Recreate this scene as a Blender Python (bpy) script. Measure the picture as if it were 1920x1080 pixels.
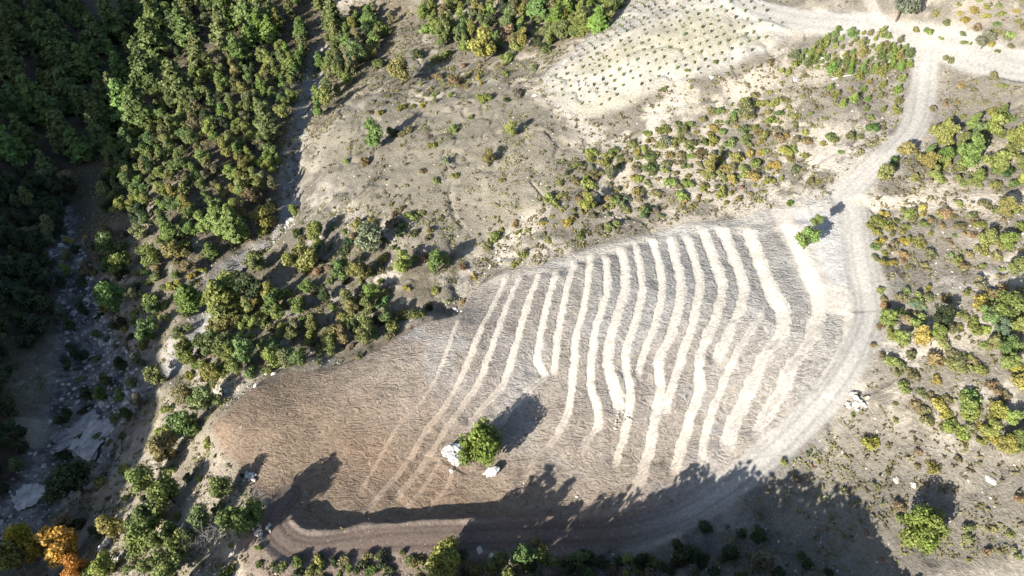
import bpy, math, random
import numpy as np
from mathutils import Vector, Matrix

for o in list(bpy.data.objects):
    bpy.data.objects.remove(o)
scene = bpy.context.scene
COL = scene.collection

# ------------------------------------------------------------------ camera
CAM_H, PITCH, FPX = 85.0, math.radians(48.0), 1280.0
cam_data = bpy.data.cameras.new('camera')
cam_data.sensor_width = 36.0
cam_data.lens = FPX / 1920.0 * 36.0
cam_data.clip_end = 6000.0
cam = bpy.data.objects.new('camera', cam_data)
COL.objects.link(cam)
cam.location = (0, 0, CAM_H)
cam.rotation_euler = (math.pi / 2 - PITCH, 0, 0)
scene.camera = cam

# ------------------------------------------------------------------ light
SUN_EL = math.radians(21.5)
SUN_AZ = math.radians(44.0)          # the light travels this far to the right of straight ahead
LDIR = np.array([math.sin(SUN_AZ) * math.cos(SUN_EL), math.cos(SUN_AZ) * math.cos(SUN_EL), -math.sin(SUN_EL)])
world = bpy.data.worlds.new('World')
scene.world = world
world.use_nodes = True
wn = world.node_tree.nodes
wl = world.node_tree.links
sky = wn.new('ShaderNodeTexSky')
sky.sky_type = 'NISHITA'
sky.sun_disc = False
sky.sun_elevation = SUN_EL
sky.sun_rotation = SUN_AZ + math.pi   # the sun stands behind the camera, to the left
sky.altitude = 600
sky.dust_density = 1.6
wl.new(sky.outputs['Color'], wn['Background'].inputs['Color'])
wn['Background'].inputs['Strength'].default_value = 0.08
sd = bpy.data.lights.new('sun', 'SUN')
sd.energy = 4.5
sd.angle = math.radians(0.5)
sd.color = (1.0, 0.945, 0.865)
sun = bpy.data.objects.new('sun', sd)
COL.objects.link(sun)
sun.rotation_euler = Vector(LDIR).to_track_quat('-Z', 'Y').to_euler()
scene.view_settings.view_transform = 'Standard'
scene.view_settings.look = 'None'
scene.view_settings.exposure = 1.55
scene.view_settings.gamma = 1.0
scene.view_settings.use_curve_mapping = False

#TERRAIN_BEGIN
# ================================================================== terrain
rng = np.random.default_rng(7)
SP, CP = math.sin(PITCH), math.cos(PITCH)

def ray(px, py):
    """direction of sight through a point of the photograph (1920 x 1080)"""
    u = (np.asarray(px, float) - 960.0) / FPX
    v = (np.asarray(py, float) - 540.0) / FPX
    return np.stack([u, CP - v * SP, -SP - v * CP], -1)

def at_height(px, py, h):
    d = ray(px, py)
    t = (h - CAM_H) / d[..., 2]
    return d[..., 0] * t, d[..., 1] * t

def project(p):
    p = np.asarray(p, float) - np.array([0, 0, CAM_H])
    f = p[..., 1] * CP - p[..., 2] * SP
    up = p[..., 1] * SP + p[..., 2] * CP
    return 960 + FPX * p[..., 0] / f, 540 - FPX * up / f

CTRL = [
 # terraced field
 (420,790,-7.5),(560,740,-6),(560,880,-7),(480,860,-7.5),(700,700,-4),(700,850,-5.5),(700,950,-5.6),(860,600,-1.5),(860,830,-3.8),(860,940,-4.6),
 (1000,520,1),(1000,700,-.5),(1000,900,-3.0),(1150,600,3.5),(1150,800,.5),(1150,930,-1.5),(1300,600,6.5),(1450,600,9),(1600,600,11.5),
 (1500,450,11),(1250,450,5.5),(1350,800,3.5),(1250,900,0),(1450,750,6.5),(1550,420,12.5),
 # lower ground and the right hand slope
 (620,1075,-6.5),(800,1075,-5.5),(1000,1075,-3.8),(1200,1060,-1.5),(1400,1075,2),(1700,1050,7.5),(1900,1000,11.5),(1750,850,11),(1550,850,6.5),(1900,700,17),
 (1700,700,13.5),(1900,450,21),(1680,500,15),(1650,330,16),(1800,560,18),(1780,300,19.5),
 # upper right
 (1730,150,21.5),(1735,90,24.5),(1900,120,28),(1900,250,24),(1500,30,24),(1640,30,27),(1850,20,31),(1600,200,18.5),(1450,250,13.5),(1350,350,9),
 (1300,150,15),(1200,50,16),(1400,60,21),(1050,170,7),(1150,250,7),(1000,400,2),(1080,440,3),(1250,300,9),
 # grey meadow and gully
 (950,250,3.2),(850,350,-1),(750,250,-5),(900,170,0),(650,230,-9),(620,330,-9.5),(700,430,-5.5),(800,480,-4),(880,490,-4.2),(930,450,-2.2),
 (850,575,-4.8),(760,560,-6),(640,550,-9),(500,600,-13),(400,690,-16),(320,680,-19),(480,720,-7.7),(440,690,-12),(600,650,-8.5),(720,620,-5.5),
 # wooded slope on the left
 (590,120,-15),(555,330,-15.5),(500,440,-16),(430,300,-14),(330,300,-15.5),(300,420,-17),(220,420,-21.5),(240,560,-22),(350,530,-19),
 # stream bed and banks
 (120,330,-25),(110,430,-26),(150,560,-26.5),(170,660,-27),(220,710,-26),(130,820,-28),(60,930,-28.5),
 (300,760,-21.5),(380,850,-12),(250,900,-19.5),(200,1000,-19),(350,1000,-10.5),(460,1000,-7),(170,930,-24.5),(100,1050,-25),
 (200,40,-24),(100,100,-23),(350,180,-17),(450,60,-15),(650,60,-14),(750,50,-10),(700,120,-10.5),(900,60,-4),(1000,80,1),(1120,20,6),(900,135,-2.5),(780,170,-6),
 (10,300,-20),(10,500,-19),(10,700,-21),(5,180,-21),(10,900,-26),
]
WCTRL = [ # ground outside the picture, in metres
 (-128,20,6),(-128,60,3),(-132,100,2),(-145,140,-4),(-165,190,-6),
 (-170,-20,36),(-172,40,27),(-176,100,14),(-190,160,11),(-210,220,10),
 (-100,-10,0),(-110,-60,14),(-60,0,-14),(-20,5,-8),(30,5,0),(80,5,10),(100,-40,14),(0,-50,-6),(-60,-60,0),
 (150,60,34),(160,120,42),(190,200,54),(90,230,40),(20,240,22),(-60,250,2),(-130,260,-8),
 (300,100,80),(300,-150,40),(0,-300,0),(-300,-200,70),(-320,100,90),(-250,350,60),(0,450,50),(300,400,100),
]
def tps_fit():
    P = []
    for px, py, h in CTRL:
        x, y = at_height(px, py, h)
        P.append((float(x), float(y), h))
    P += WCTRL
    P = np.array(P, float)
    n = len(P)
    xy = P[:, :2] / 100.0
    r2 = ((xy[:, None] - xy[None]) ** 2).sum(-1)
    K = 0.5 * r2 * np.log(r2 + 1e-12) + 2e-4 * np.eye(n)
    A = np.zeros((n + 3, n + 3))
    A[:n, :n] = K
    A[:n, n] = 1; A[:n, n + 1:] = xy
    A[n, :n] = 1; A[n + 1:, :n] = xy.T
    w = np.linalg.solve(A, np.concatenate([P[:, 2], [0, 0, 0]]))
    return xy, w
TXY, TW = tps_fit()

def tps(x, y):
    x = np.clip(np.asarray(x, float), -320, 320) / 100.0
    y = np.clip(np.asarray(y, float), -300, 450) / 100.0
    n = len(TXY)
    out = TW[n] + TW[n + 1] * x + TW[n + 2] * y
    for i in range(n):
        r2 = (x - TXY[i, 0]) ** 2 + (y - TXY[i, 1]) ** 2
        out = out + TW[i] * 0.5 * r2 * np.log(r2 + 1e-12)
    return out

_tables = {}
def vnoise(x, y, seed):
    if seed not in _tables:
        _tables[seed] = np.random.default_rng(seed).random((256, 256)).astype(np.float32)
    T = _tables[seed]
    xi = np.floor(x).astype(np.int64); yi = np.floor(y).astype(np.int64)
    fx = x - xi; fy = y - yi
    fx = fx * fx * (3 - 2 * fx); fy = fy * fy * (3 - 2 * fy)
    a = T[xi & 255, yi & 255]; b = T[(xi + 1) & 255, yi & 255]
    c = T[xi & 255, (yi + 1) & 255]; d = T[(xi + 1) & 255, (yi + 1) & 255]
    return (a * (1 - fx) + b * fx) * (1 - fy) + (c * (1 - fx) + d * fx) * fy

def fbm(x, y, size, octaves=4, seed=1, gain=0.5):
    x = np.asarray(x, float) / size; y = np.asarray(y, float) / size
    s = 0.0; a = 1.0; tot = 0.0
    for k in range(octaves):
        c, sn = math.cos(0.6 * k), math.sin(0.6 * k)
        s = s + a * vnoise(x * c - y * sn + 17.3 * k, x * sn + y * c + 5.1 * k, seed + k)
        tot += a; a *= gain; x = x * 2.03; y = y * 2.03
    return s / tot          # 0..1, mean 0.5

def sstep(a, b, x):
    t = np.clip((x - a) / (b - a), 0, 1)
    return t * t * (3 - 2 * t)

def unproject(px, py, dz=0.0):
    """world point where the sight line through (px,py) meets the ground raised by dz"""
    px = np.atleast_1d(np.asarray(px, float)); py = np.atleast_1d(np.asarray(py, float))
    d = ray(px, py)
    dz = np.broadcast_to(np.asarray(dz, float), px.shape)
    lo = (45 - CAM_H) / d[:, 2]; hi = (-45 - CAM_H) / d[:, 2]
    T = lo[:, None] + (hi - lo)[:, None] * np.linspace(0, 1, 48)[None]
    X = d[:, :1] * T; Y = d[:, 1:2] * T; Z = CAM_H + d[:, 2:] * T
    below = (Z - tps(X, Y) - dz[:, None]) < 0
    k = np.clip(below.argmax(1), 1, 47)
    i = np.arange(len(px))
    a = T[i, k - 1]; b = T[i, k]
    for _ in range(18):
        m = 0.5 * (a + b)
        g = CAM_H + d[:, 2] * m - tps(d[:, 0] * m, d[:, 1] * m) - dz
        a = np.where(g > 0, m, a); b = np.where(g > 0, b, m)
    return np.stack([d[:, 0] * b, d[:, 1] * b], -1)

def W(pts, dz=0.0):
    p = np.array(pts, float)
    return unproject(p[:, 0], p[:, 1], dz)

def smooth_line(P, step=1.0):
    """Catmull-Rom through world points, resampled"""
    P = np.asarray(P, float)
    Q = np.vstack([2 * P[0] - P[1], P, 2 * P[-1] - P[-2]])
    out = []
    for i in range(1, len(Q) - 2):
        n = max(2, int(np.linalg.norm(Q[i + 1] - Q[i]) / step))
        t = np.linspace(0, 1, n, endpoint=False)[:, None]
        out.append(0.5 * (2 * Q[i] + (Q[i + 1] - Q[i - 1]) * t + (2 * Q[i - 1] - 5 * Q[i] + 4 * Q[i + 1] - Q[i + 2]) * t ** 2
                          + (3 * Q[i] - Q[i - 1] - 3 * Q[i + 1] + Q[i + 2]) * t ** 3))
    out.append(P[-1:])
    return np.vstack(out)

def line_dist(x, y, L, reach):
    """signed distance to a polyline (positive left of its direction), and arc fraction; far points get +-reach"""
    s = np.full(x.shape, float(reach)); best = np.full(x.shape, float(reach)); frac = np.zeros(x.shape)
    sel = np.nonzero((x > L[:, 0].min() - reach) & (x < L[:, 0].max() + reach) & (y > L[:, 1].min() - reach) & (y < L[:, 1].max() + reach))[0]
    if len(sel) == 0: return s, frac
    seg = np.linalg.norm(np.diff(L, axis=0), axis=1); cum = np.concatenate([[0], np.cumsum(seg)])
    for i in range(len(L) - 1):
        ax, ay = L[i]; bx, by = L[i + 1]
        dx, dy = bx - ax, by - ay
        ss = sel[(x[sel] > min(ax, bx) - reach) & (x[sel] < max(ax, bx) + reach) & (y[sel] > min(ay, by) - reach) & (y[sel] < max(ay, by) + reach)]
        if len(ss) == 0: continue
        qx = x[ss] - ax; qy = y[ss] - ay
        l2 = dx * dx + dy * dy + 1e-9
        t = np.clip((qx * dx + qy * dy) / l2, 0, 1)
        dd = np.hypot(qx - t * dx, qy - t * dy)
        m = dd < best[ss]
        k = ss[m]
        best[k] = dd[m]
        s[k] = dd[m] * np.where(dx * qy[m] - dy * qx[m] >= 0, 1, -1)
        frac[k] = (cum[i] + t[m] * seg[i]) / cum[-1]
    return s, frac

def poly_sd(x, y, P, reach=8.0):
    """signed distance to a closed outline, positive inside, limited to +-reach"""
    out = np.full(x.shape, -float(reach))
    sel = np.nonzero((x > P[:, 0].min() - reach) & (x < P[:, 0].max() + reach) & (y > P[:, 1].min() - reach) & (y < P[:, 1].max() + reach))[0]
    if len(sel) == 0: return out
    X = x[sel]; Y = y[sel]
    ins = np.zeros(len(sel), bool); d2 = np.full(len(sel), float(reach) ** 2)
    for i in range(len(P)):
        ax, ay = P[i]; bx, by = P[(i + 1) % len(P)]
        c = (ay > Y) != (by > Y)
        ins ^= c & (X < (bx - ax) * (Y - ay) / (by - ay + 1e-12) + ax)
        dx, dy = bx - ax, by - ay
        t = np.clip(((X - ax) * dx + (Y - ay) * dy) / (dx * dx + dy * dy + 1e-9), 0, 1)
        d2 = np.minimum(d2, (X - ax - t * dx) ** 2 + (Y - ay - t * dy) ** 2)
    d = np.sqrt(d2)
    out[sel] = np.where(ins, d, -d)
    return out

# ---- features of the ground, traced as they lie
FIELD = W([(395,800),(430,770),(480,722),(560,700),(640,685),(720,650),(800,605),(860,590),(880,545),(950,505),(1010,500),(1060,480),(1160,450),(1260,425),(1380,408),
           (1440,392),(1500,385),(1560,372),(1600,380),(1620,440),(1640,540),(1645,600),(1615,660),(1560,735),(1500,800),(1430,865),(1370,915),(1300,960),(1200,985),
           (1050,992),(860,985),(720,990),(600,1000),(540,985),(500,935),(465,900),(420,850)])
STRIPES = [ # (line, width px)
 ([(862,595),(840,647),(813,718),(773,770),(747,795),(707,867),(670,927)], 8, .35),
 ([(952,512),(923,573),(887,650),(857,722),(827,770),(790,820),(757,873),(713,927),(670,973)], 12, .8),
 ([(978,510),(950,573),(920,653),(894,721),(853,780),(820,830),(787,880),(730,953)], 12, .8),
 ([(1013,507),(987,573),(963,660),(942,720),(907,763),(873,807)], 13, .9),
 ([(827,863),(790,920),(757,960)], 9, .4),
 ([(850,880),(835,915),(800,960)], 8, .3),
 ([(1045,503),(1027,560),(1010,637),(1008,680),(1024,706),(1000,724),(965,762),(930,803)], 13, .8),
 ([(1077,487),(1060,550),(1045,627),(1036,712)], 12, .8),
 ([(1107,473),(1097,560),(1080,633),(1072,720),(1063,780),(1033,833),(1003,867),(973,907)], 13, .9),
 ([(1133,473),(1137,543),(1113,633),(1106,720),(1120,763),(1117,803),(1083,853)], 13, .9),
 ([(1163,460),(1173,533),(1150,613),(1137,680),(1152,727),(1165,780)], 17, 1.0),
 ([(1190,450),(1203,533),(1187,613),(1170,670),(1180,722),(1173,803),(1150,887)], 13, .8),
 ([(1220,443),(1240,520),(1230,600),(1207,660),(1195,715)], 12, .9),
 ([(1253,437),(1275,527),(1263,607),(1233,680),(1240,721),(1227,787),(1213,860),(1187,927),(1150,967)], 16, 1.0),
 ([(1283,437),(1310,520),(1300,593),(1280,660),(1258,735),(1240,790)], 14, .9),
 ([(1313,423),(1350,520),(1350,567),(1323,637),(1308,680),(1312,722),(1293,787),(1273,847),(1257,905)], 16, 1.0),
 ([(1347,423),(1390,520),(1390,573),(1357,643),(1340,690)], 17, 1.0),
 ([(1398,423),(1423,493),(1447,555),(1466,580),(1462,627),(1430,677),(1410,722),(1370,803),(1357,860)], 21, 1.2),
 ([(1433,585),(1390,647),(1358,715),(1330,787),(1310,873)], 13, .7),
 ([(1475,415),(1505,490),(1530,550),(1533,580),(1527,613),(1510,653),(1478,700),(1467,727),(1427,797),(1413,833)], 21, 1.2),
 ([(1590,583),(1585,640),(1560,693),(1530,740)], 15, .6),
]
stripe_lines = [smooth_line(W(l), 1.2) for l, w, a in STRIPES]
stripe_w = []
for (l, w, a), L in zip(STRIPES, stripe_lines):
    m = L[len(L) // 2]
    depth = m[1] * CP - (float(tps(m[0], m[1])) - CAM_H) * SP
    stripe_w.append(1.18 * w * depth / FPX)

BERM_UP = 2.2
TRACK_TOP = W([(1735,95),(1730,150),(1722,215),(1705,250),(1660,295),(1620,330),(1588,368)])
TRACK_SIDE = W([(1604,395),(1612,470),(1626,540),(1630,595),(1608,650),(1578,705),(1536,760),(1478,820),(1418,873),(1358,918),(1300,955),(1240,980),(1160,1000)])
TRACK_LOW = W([(1100,1004),(1000,1008),(900,1010),(780,1011),(680,1019),(600,1030),(548,1022),(516,990),(519,950),(540,925)], np.linspace(.8, 1, 10) * BERM_UP * np.array([.3,.6,.85,1,1,1,1,.9,.6,.3]))
L_MAIN = smooth_line(np.vstack([TRACK_TOP, TRACK_SIDE, TRACK_LOW]), 1.5)
L_BERM = smooth_line(np.vstack([TRACK_SIDE[-2:], TRACK_LOW]), 1.5)
L_ROAD = smooth_line(W([(1330,-60),(1400,0),(1460,25),(1540,40),(1640,55),(1720,78),(1780,85),(1850,110),(1925,128),(2050,150)]), 1.5)
L_PATH = smooth_line(W([(1610,375),(1700,380),(1800,383),(1925,380),(2050,372)]), 1.5)
L_FOOT = smooth_line(W([(1610,-40),(1630,0),(1645,25),(1660,52)]), 1.5)
MEADOW = W([(600,260),(660,215),(760,205),(840,185),(880,150),(1000,170),(1040,215),(1080,275),(1075,330),(1040,370),(960,420),(900,470),(830,480),(770,450),(770,410),(700,400),(640,360),(600,330)])
ORCHARD = W([(1010,150),(1090,80),(1190,0),(1250,-60),(1380,-40),(1430,10),(1490,50),(1440,100),(1330,140),(1250,165),(1160,205),(1100,215),(1050,195)])
GRASSY = [W([(1030,140),(1130,90),(1300,20),(1400,40),(1440,80),(1330,110),(1200,130),(1090,155)]), W([(1040,190),(1100,175),(1250,170),(1200,205),(1100,220)])]
CHALK = [W([(1010,170),(1060,180),(1100,230),(1180,240),(1300,180),(1260,230),(1180,290),(1110,275),(1060,240)]),
         W([(1060,150),(1150,120),(1300,105),(1400,95),(1300,140),(1180,180),(1090,170)]),
         W([(1470,290),(1560,250),(1700,240),(1660,300),(1600,350),(1500,380),(1420,400),(1380,400),(1450,350)]),
         W([(1640,520),(1700,495),(1790,505),(1920,490),(1920,540),(1800,530),(1690,525)]),
         W([(1640,660),(1700,640),(1830,690),(1920,730),(1920,760),(1790,720),(1650,700)]),
         W([(905,500),(940,440),(975,415),(985,440),(960,480),(930,500)]),
         W([(640,560),(700,520),(840,500),(880,510),(850,560),(790,540),(690,560)]),
         W([(200,520),(240,510),(262,550),(230,570),(196,550)]),
         W([(300,660),(330,620),(400,600),(420,620),(380,660),(310,720),(240,800),(215,860),(200,830),(280,740)]),
         W([(410,480),(470,465),(475,490),(410,520),(360,560),(350,540)]),
         W([(1180,0),(1300,-20),(1250,40),(1130,100),(1050,140),(1120,60)])]
GREY = [W([(1725,62),(1790,20),(1930,-30),(1930,95),(1850,86),(1780,66)]), W([(1480,-40),(1640,-40),(1700,30),(1640,36),(1540,20),(1470,0)]), W([(1745,128),(1850,150),(1960,165),(1960,250),(1730,250)]),
        W([(1480,160),(1560,130),(1690,140),(1690,215),(1600,240),(1500,220)]), W([(1740,140),(1800,135),(1800,200),(1720,230)]),
        W([(1750,400),(1830,430),(1800,500),(1720,510),(1700,470)]), W([(1500,880),(1640,800),(1760,870),(1920,900),(1920,1080),(1400,1080),(1400,930)]),
        W([(1650,530),(1760,510),(1830,545),(1700,580)])]
WHITEF = W([(1440,390),(1500,386),(1540,480),(1570,540),(1622,540),(1635,600),(1590,600),(1530,592),(1500,540),(1465,440)])
PLATFORM = W([(1488,395),(1590,385),(1612,450),(1625,525),(1565,540),(1530,480)])
FOREST = W([(-150,-80),(620,-80),(600,60),(560,120),(480,140),(400,200),(300,270),(230,330),(190,450),(110,430),(90,620),(30,720),(40,1000),(-100,1080)])
WOODTOP = W([(570,60),(740,-40),(1190,-40),(1140,50),(1020,95),(930,130),(840,115),(770,110),(640,200),(560,270)])
STREAM = W([(100,350),(130,345),(140,440),(165,480),(195,600),(260,680),(290,720),(230,800),(190,880),(130,930),(60,1000),(-20,1060),(-60,1000),(20,900),(80,800),(110,700),(110,600),(95,450)])
L_GULLY = smooth_line(W([(600,90),(585,150),(560,240),(545,320),(540,400),(500,450),(440,490),(390,550),(370,620),(330,670),(270,720)]), 2)
L_RAVINE = smooth_line(W([(985,405),(955,450),(915,490),(870,540),(845,580),(800,575),(700,600),(600,640),(500,690),(420,740),(340,700)]), 2)
SLAB = W([(80,800),(120,785),(190,795),(190,830),(150,870),(100,860)])
APRON = W([(1490,388),(1530,362),(1580,335),(1640,290),(1672,285),(1662,315),(1630,350),(1606,380),(1625,450),(1640,540),(1600,545),(1585,470),(1560,400)])
LOWER_SHADE = W([(1330,960),(1430,890),(1520,890),(1640,910),(1700,960),(1820,1090),(500,1100),(600,1050),(1000,1035),(1250,1000)])  # outline of the shade painted into the lower ground
RIGHT = W([(1620,400),(1700,385),(1940,390),(1960,1090),(1400,1090),(1440,880),(1560,760),(1640,640),(1650,540)])
SPUR = W([(190,340),(300,200),(420,120),(560,60),(800,-60),(760,60),(640,200),(580,300),(545,420),(560,470),(840,470),(900,510),(850,590),(760,640),(640,685),(480,720),(390,790),(330,720),(300,660),(190,600)])
LEFTBANK = W([(300,740),(380,680),(470,730),(400,800),(470,900),(510,1000),(560,1050),(700,1090),(140,1100),(170,950),(230,860)])
CUT = [W([(1440,115),(1560,80),(1600,120),(1480,150)])]
VIEWX = lambda x, y: project(np.stack([x, y, tps(x, y)], -1))

def lin(*c): return np.array(c, float)
PALE, CHALKC, GRASSC = lin(.318,.282,.230), lin(.365,.334,.285), lin(.168,.152,.124)
LITTER, TAN = lin(.150,.130,.095), lin(.29,.25,.19)
BROWN, TREADC, RISER = lin(.190,.143,.102), lin(.305,.287,.256), lin(.388,.358,.312)
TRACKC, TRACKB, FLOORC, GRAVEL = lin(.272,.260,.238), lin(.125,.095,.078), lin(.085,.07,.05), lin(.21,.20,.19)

def ground(x, y, full=True):
    """height, colour, clod strength and zone of the ground at x, y (flat arrays)"""
    h = tps(x, y)
    warp = (fbm(x, y, 5, 3, 11) - .5) * 3.0
    fsd = poly_sd(x, y, FIELD, 8) + warp * .35
    field = sstep(-.5, .5, fsd)
    fieldw = sstep(-3, 1.5, fsd)
    sm, fm = line_dist(x, y, L_MAIN, 9)
    sr, _ = line_dist(x, y, L_ROAD, 9)
    sp, _ = line_dist(x, y, L_PATH, 9)
    sb, fb = line_dist(x, y, L_BERM, 9)
    tw = 2.0 + warp * .12
    main = 1 - sstep(tw - .5, tw + .5, np.abs(sm))
    road = 1 - sstep(tw - .1, tw + .8, np.abs(sr))
    path = 1 - sstep(.9, 2.0, np.abs(sp) + warp * .4)
    rough = (1 - fieldw) * (1 - main) * (1 - road)
    # relief
    h = h - rough * .35 * (1 - sstep(.0, .035, np.abs(fbm(x, y, 16, 4, 181) - .5))) + rough * ((fbm(x, y, 14, 4, 21) - .5) * 2.6 + (fbm(x, y, 2.6, 3, 31) - .5) * .5)
    h = h + field * (1 - main) * (fbm(x, y, 3.0, 3, 41) - .5) * .35
    gl, _ = line_dist(x, y, L_GULLY, 9)
    rv, _ = line_dist(x, y, L_RAVINE, 9)
    h = h - 1.8 * np.exp(-(gl / 2.4) ** 2) - 1.6 * np.exp(-(rv / 2.2) ** 2) * (1 - field)
    # raised lower track
    ramp = sstep(.03, .35, fb) * (1 - sstep(.88, 1.0, fb))
    inner = sstep(4.6, 2.1, np.where(sb < 0, np.abs(sb), 0) + warp * .35)
    outer = sstep(8.5, 2.2, np.where(sb > 0, np.abs(sb), 0))
    berm = BERM_UP * ramp * np.where(sb < 0, inner, outer) * (np.abs(sb) < 8.9)
    h = h + berm
    # terraces
    wob = (fbm(x, y, 1.6, 3, 141) - .5) * .28
    wob2 = fbm(x, y, .9, 3, 151)
    bank = np.zeros(x.shape); bid = np.full(x.shape, -1)
    for i, L in enumerate(stripe_lines):
        s, f = line_dist(x, y, L, 9)
        w = stripe_w[i]
        s = s + warp * .10 + wob * w
        end = sstep(0, .05, f) * (1 - sstep(.94, 1, f)) * (np.abs(s) < 8.9)
        a = STRIPES[i][2]
        h = h + .44 * a * end * np.tanh(s / (w * .30)) * np.exp(-(s / 3.2) ** 2) * fieldw
        b = end * (1 - sstep(w * .40, w * .56, np.abs(s) + warp * .04 + (wob2 - .5) * w * .4)) * min(1, .5 + .6 * a)
        m = b > np.maximum(bank, .5)
        bid[m] = i
        bank = np.maximum(bank, b)
    # ruts
    rut = np.exp(-((np.abs(sm) - .85) / .22) ** 2) + .8 * np.exp(-((np.abs(sm) - 1.5) / .16) ** 2) * sstep(.4, .6, fbm(x, y, 6, 2, 91))
    h = h - main * (.04 + .06 * rut) + .20 * np.exp(-((np.abs(sm) - 2.6) / .6) ** 2) * (.1 + 1.0 * wob2) * (1 - field) * sstep(.28, .34, fm) * (np.abs(sm) < 8)
    rut2 = np.exp(-((np.abs(sr) - .9) / .25) ** 2)
    h = h - road * (.10 + .07 * rut2)
    far = sstep(260, 600, np.hypot(x, y - 90))
    h = h + far * ((fbm(x, y, 260, 4, 51) - .35) * 120)
    if not full:
        return h
    # ---- colour of the bare ground
    n1 = fbm(x, y, 9, 5, 61); n2 = fbm(x, y, 2.2, 4, 71); n3 = fbm(x, y, 30, 3, 81); n4 = fbm(x, y, .55, 2, 86)
    side = np.clip((x + 10) / 70, -1, 1) * .045 + np.clip((y - 90) / 60, -1, 1) * .02
    n5 = fbm(x, y, 4.0, 5, 121, .62)
    ws = sstep(.455, .545, n1 * .45 + n5 * .55 + side - .015)
    c = GRASSC * (.82 + .36 * n2)[:, None]
    c = c + (PALE * (.88 + .24 * n5)[:, None] - c) * ws[:, None]
    def mix(c, col, m): return c + (col - c) * np.clip(m, 0, 1)[:, None]
    def zone(P, soft=1.6, amp=1.6): return sstep(-soft, soft, poly_sd(x, y, P, 8) + warp * amp)
    spur = zone(SPUR, 4, 2.5)
    c = mix(c, LITTER * (.7 + .6 * n5)[:, None], spur * (.55 + .40 * sstep(.58, .46, n5)))
    bank_l = zone(LEFTBANK, 3, 2)
    c = mix(c, TAN * (.75 + .5 * n5)[:, None], bank_l * .8)
    rl = np.abs(fbm(x, y, 16, 4, 181) - .5)
    c = mix(c, CHALKC, (1 - sstep(.004, .016, rl)) * .45 * rough * sstep(.4, .55, n5))
    c = mix(c, GRASSC * .75, (1 - sstep(.004, .014, np.abs(fbm(x, y, 11, 4, 191) - .47))) * .45 * rough)
    shady = zone(LOWER_SHADE, 4, 3)
    rt = zone(RIGHT, 3, 2.4)
    c = mix(c, GRASSC * (.85 + .45 * n5)[:, None], rt * .62 * sstep(.60, .46, n5))
    c = mix(c, lin(.125,.113,.098) * (.75 + .5 * n5)[:, None], shady * (.55 + .35 * sstep(.56, .46, n5)))  # soil colour darkened here to deepen the shade on the lower slope
    meadow = zone(MEADOW, 2.0, 1.2)
    c = mix(c, lin(.196,.176,.136) * (.82 + .25 * n5 + .3 * (n3 - .4))[:, None], meadow * (.86 + .12 * sstep(.60, .48, n5)))
    orch = zone(ORCHARD, 1.5, .6)
    c = mix(c, lin(.37, .35, .31), orch * (.8 + .2 * n2))
    for P in GRASSY: c = mix(c, lin(.27,.25,.17), zone(P, 3, 2.2) * (.35 + .5 * n2) * orch)
    for P in GREY: c = mix(c, GRASSC * (.8 + .4 * n5)[:, None], zone(P, 3, 2.4) * sstep(.36, .52, n5) * .9)
    for P in CHALK: c = mix(c, CHALKC, zone(P, 2.0, 2.6) * sstep(.38, .53, n5))
    wood = zone(WOODTOP, 3, 2) * .75
    c = mix(c, lin(.20,.165,.115), wood * sstep(.35, .6, n1 * .5 + n2 * .5))
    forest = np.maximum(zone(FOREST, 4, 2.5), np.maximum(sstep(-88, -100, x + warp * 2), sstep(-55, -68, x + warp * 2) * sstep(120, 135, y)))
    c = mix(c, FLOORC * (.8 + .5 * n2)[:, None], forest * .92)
    c = mix(c, GRAVEL * 1.25 * (.7 + .7 * n2)[:, None], np.exp(-(gl / 2.6) ** 4) * .95)
    c = mix(c, CHALKC * .85, np.exp(-(rv / 1.7) ** 2) * .75 * (1 - field) * sstep(.35, .6, n2))
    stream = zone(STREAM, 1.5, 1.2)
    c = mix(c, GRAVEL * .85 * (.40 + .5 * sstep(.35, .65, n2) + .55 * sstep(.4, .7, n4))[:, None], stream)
    slab = sstep(-.5, .5, poly_sd(x, y, SLAB, 6) + warp * .5)
    # field soil
    g = np.clip((x + 20) / 55 * .70 + (y - 46) / 36 * .50 + (n3 - .5) * .35, 0, 1)
    soil = BROWN + (TREADC - BROWN) * g[:, None]
    soil = mix(soil, lin(.29,.28,.265), sstep(.56, .68, n1) * .55 * sstep(.2, .5, g))
    soil = mix(soil, lin(.25,.165,.115), sstep(.57, .7, fbm(x, y, 12, 4, 101)) * .28 * (1 - g))
    soil = soil * (.78 + .40 * n5 + .16 * (n4 - .5))[:, None]
    whitef = zone(WHITEF, 1.5, 1.2)
    soil = mix(soil, RISER * .98, whitef * .9)
    c = mix(c, soil, field)
    rim = np.exp(-((fsd + .3) / .55) ** 2) * (sm > 3)
    c = mix(c, lin(.16,.115,.085), rim * .6 * sstep(.4, .6, n2) * (1 - sstep(.4, .9, g)))
    plat = zone(PLATFORM, .8, .4)
    c = mix(c, lin(.375,.365,.345) * (.9 + .2 * n5)[:, None], plat * field)
    bankc = lin(.30,.235,.175) + (RISER - lin(.30,.235,.175)) * sstep(.12, .62, g)[:, None]
    c = mix(c, bankc * (.93 + .14 * n2)[:, None], bank * field * (.62 + .34 * sstep(.25, .6, g)))
    # tracks
    tb = sstep(.56, .68, fm)        # the lower end runs through brown soil, begun early to deepen the shaded stretch
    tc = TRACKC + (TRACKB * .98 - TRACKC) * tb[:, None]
    edge = sstep(.5, 1.6, np.abs(sm)) * .10
    tcol = tc * (1.08 - edge - .17 * rut * (1.0 + .8 * n2) + .10 * (n2 - .5))[:, None]
    c = mix(c, tcol, main)
    c = mix(c, tc * .95, .35 * np.exp(-((np.abs(sm) - 3.0) / 1.2) ** 2) * (1 - tb) * sstep(.35, .6, n2))
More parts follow.
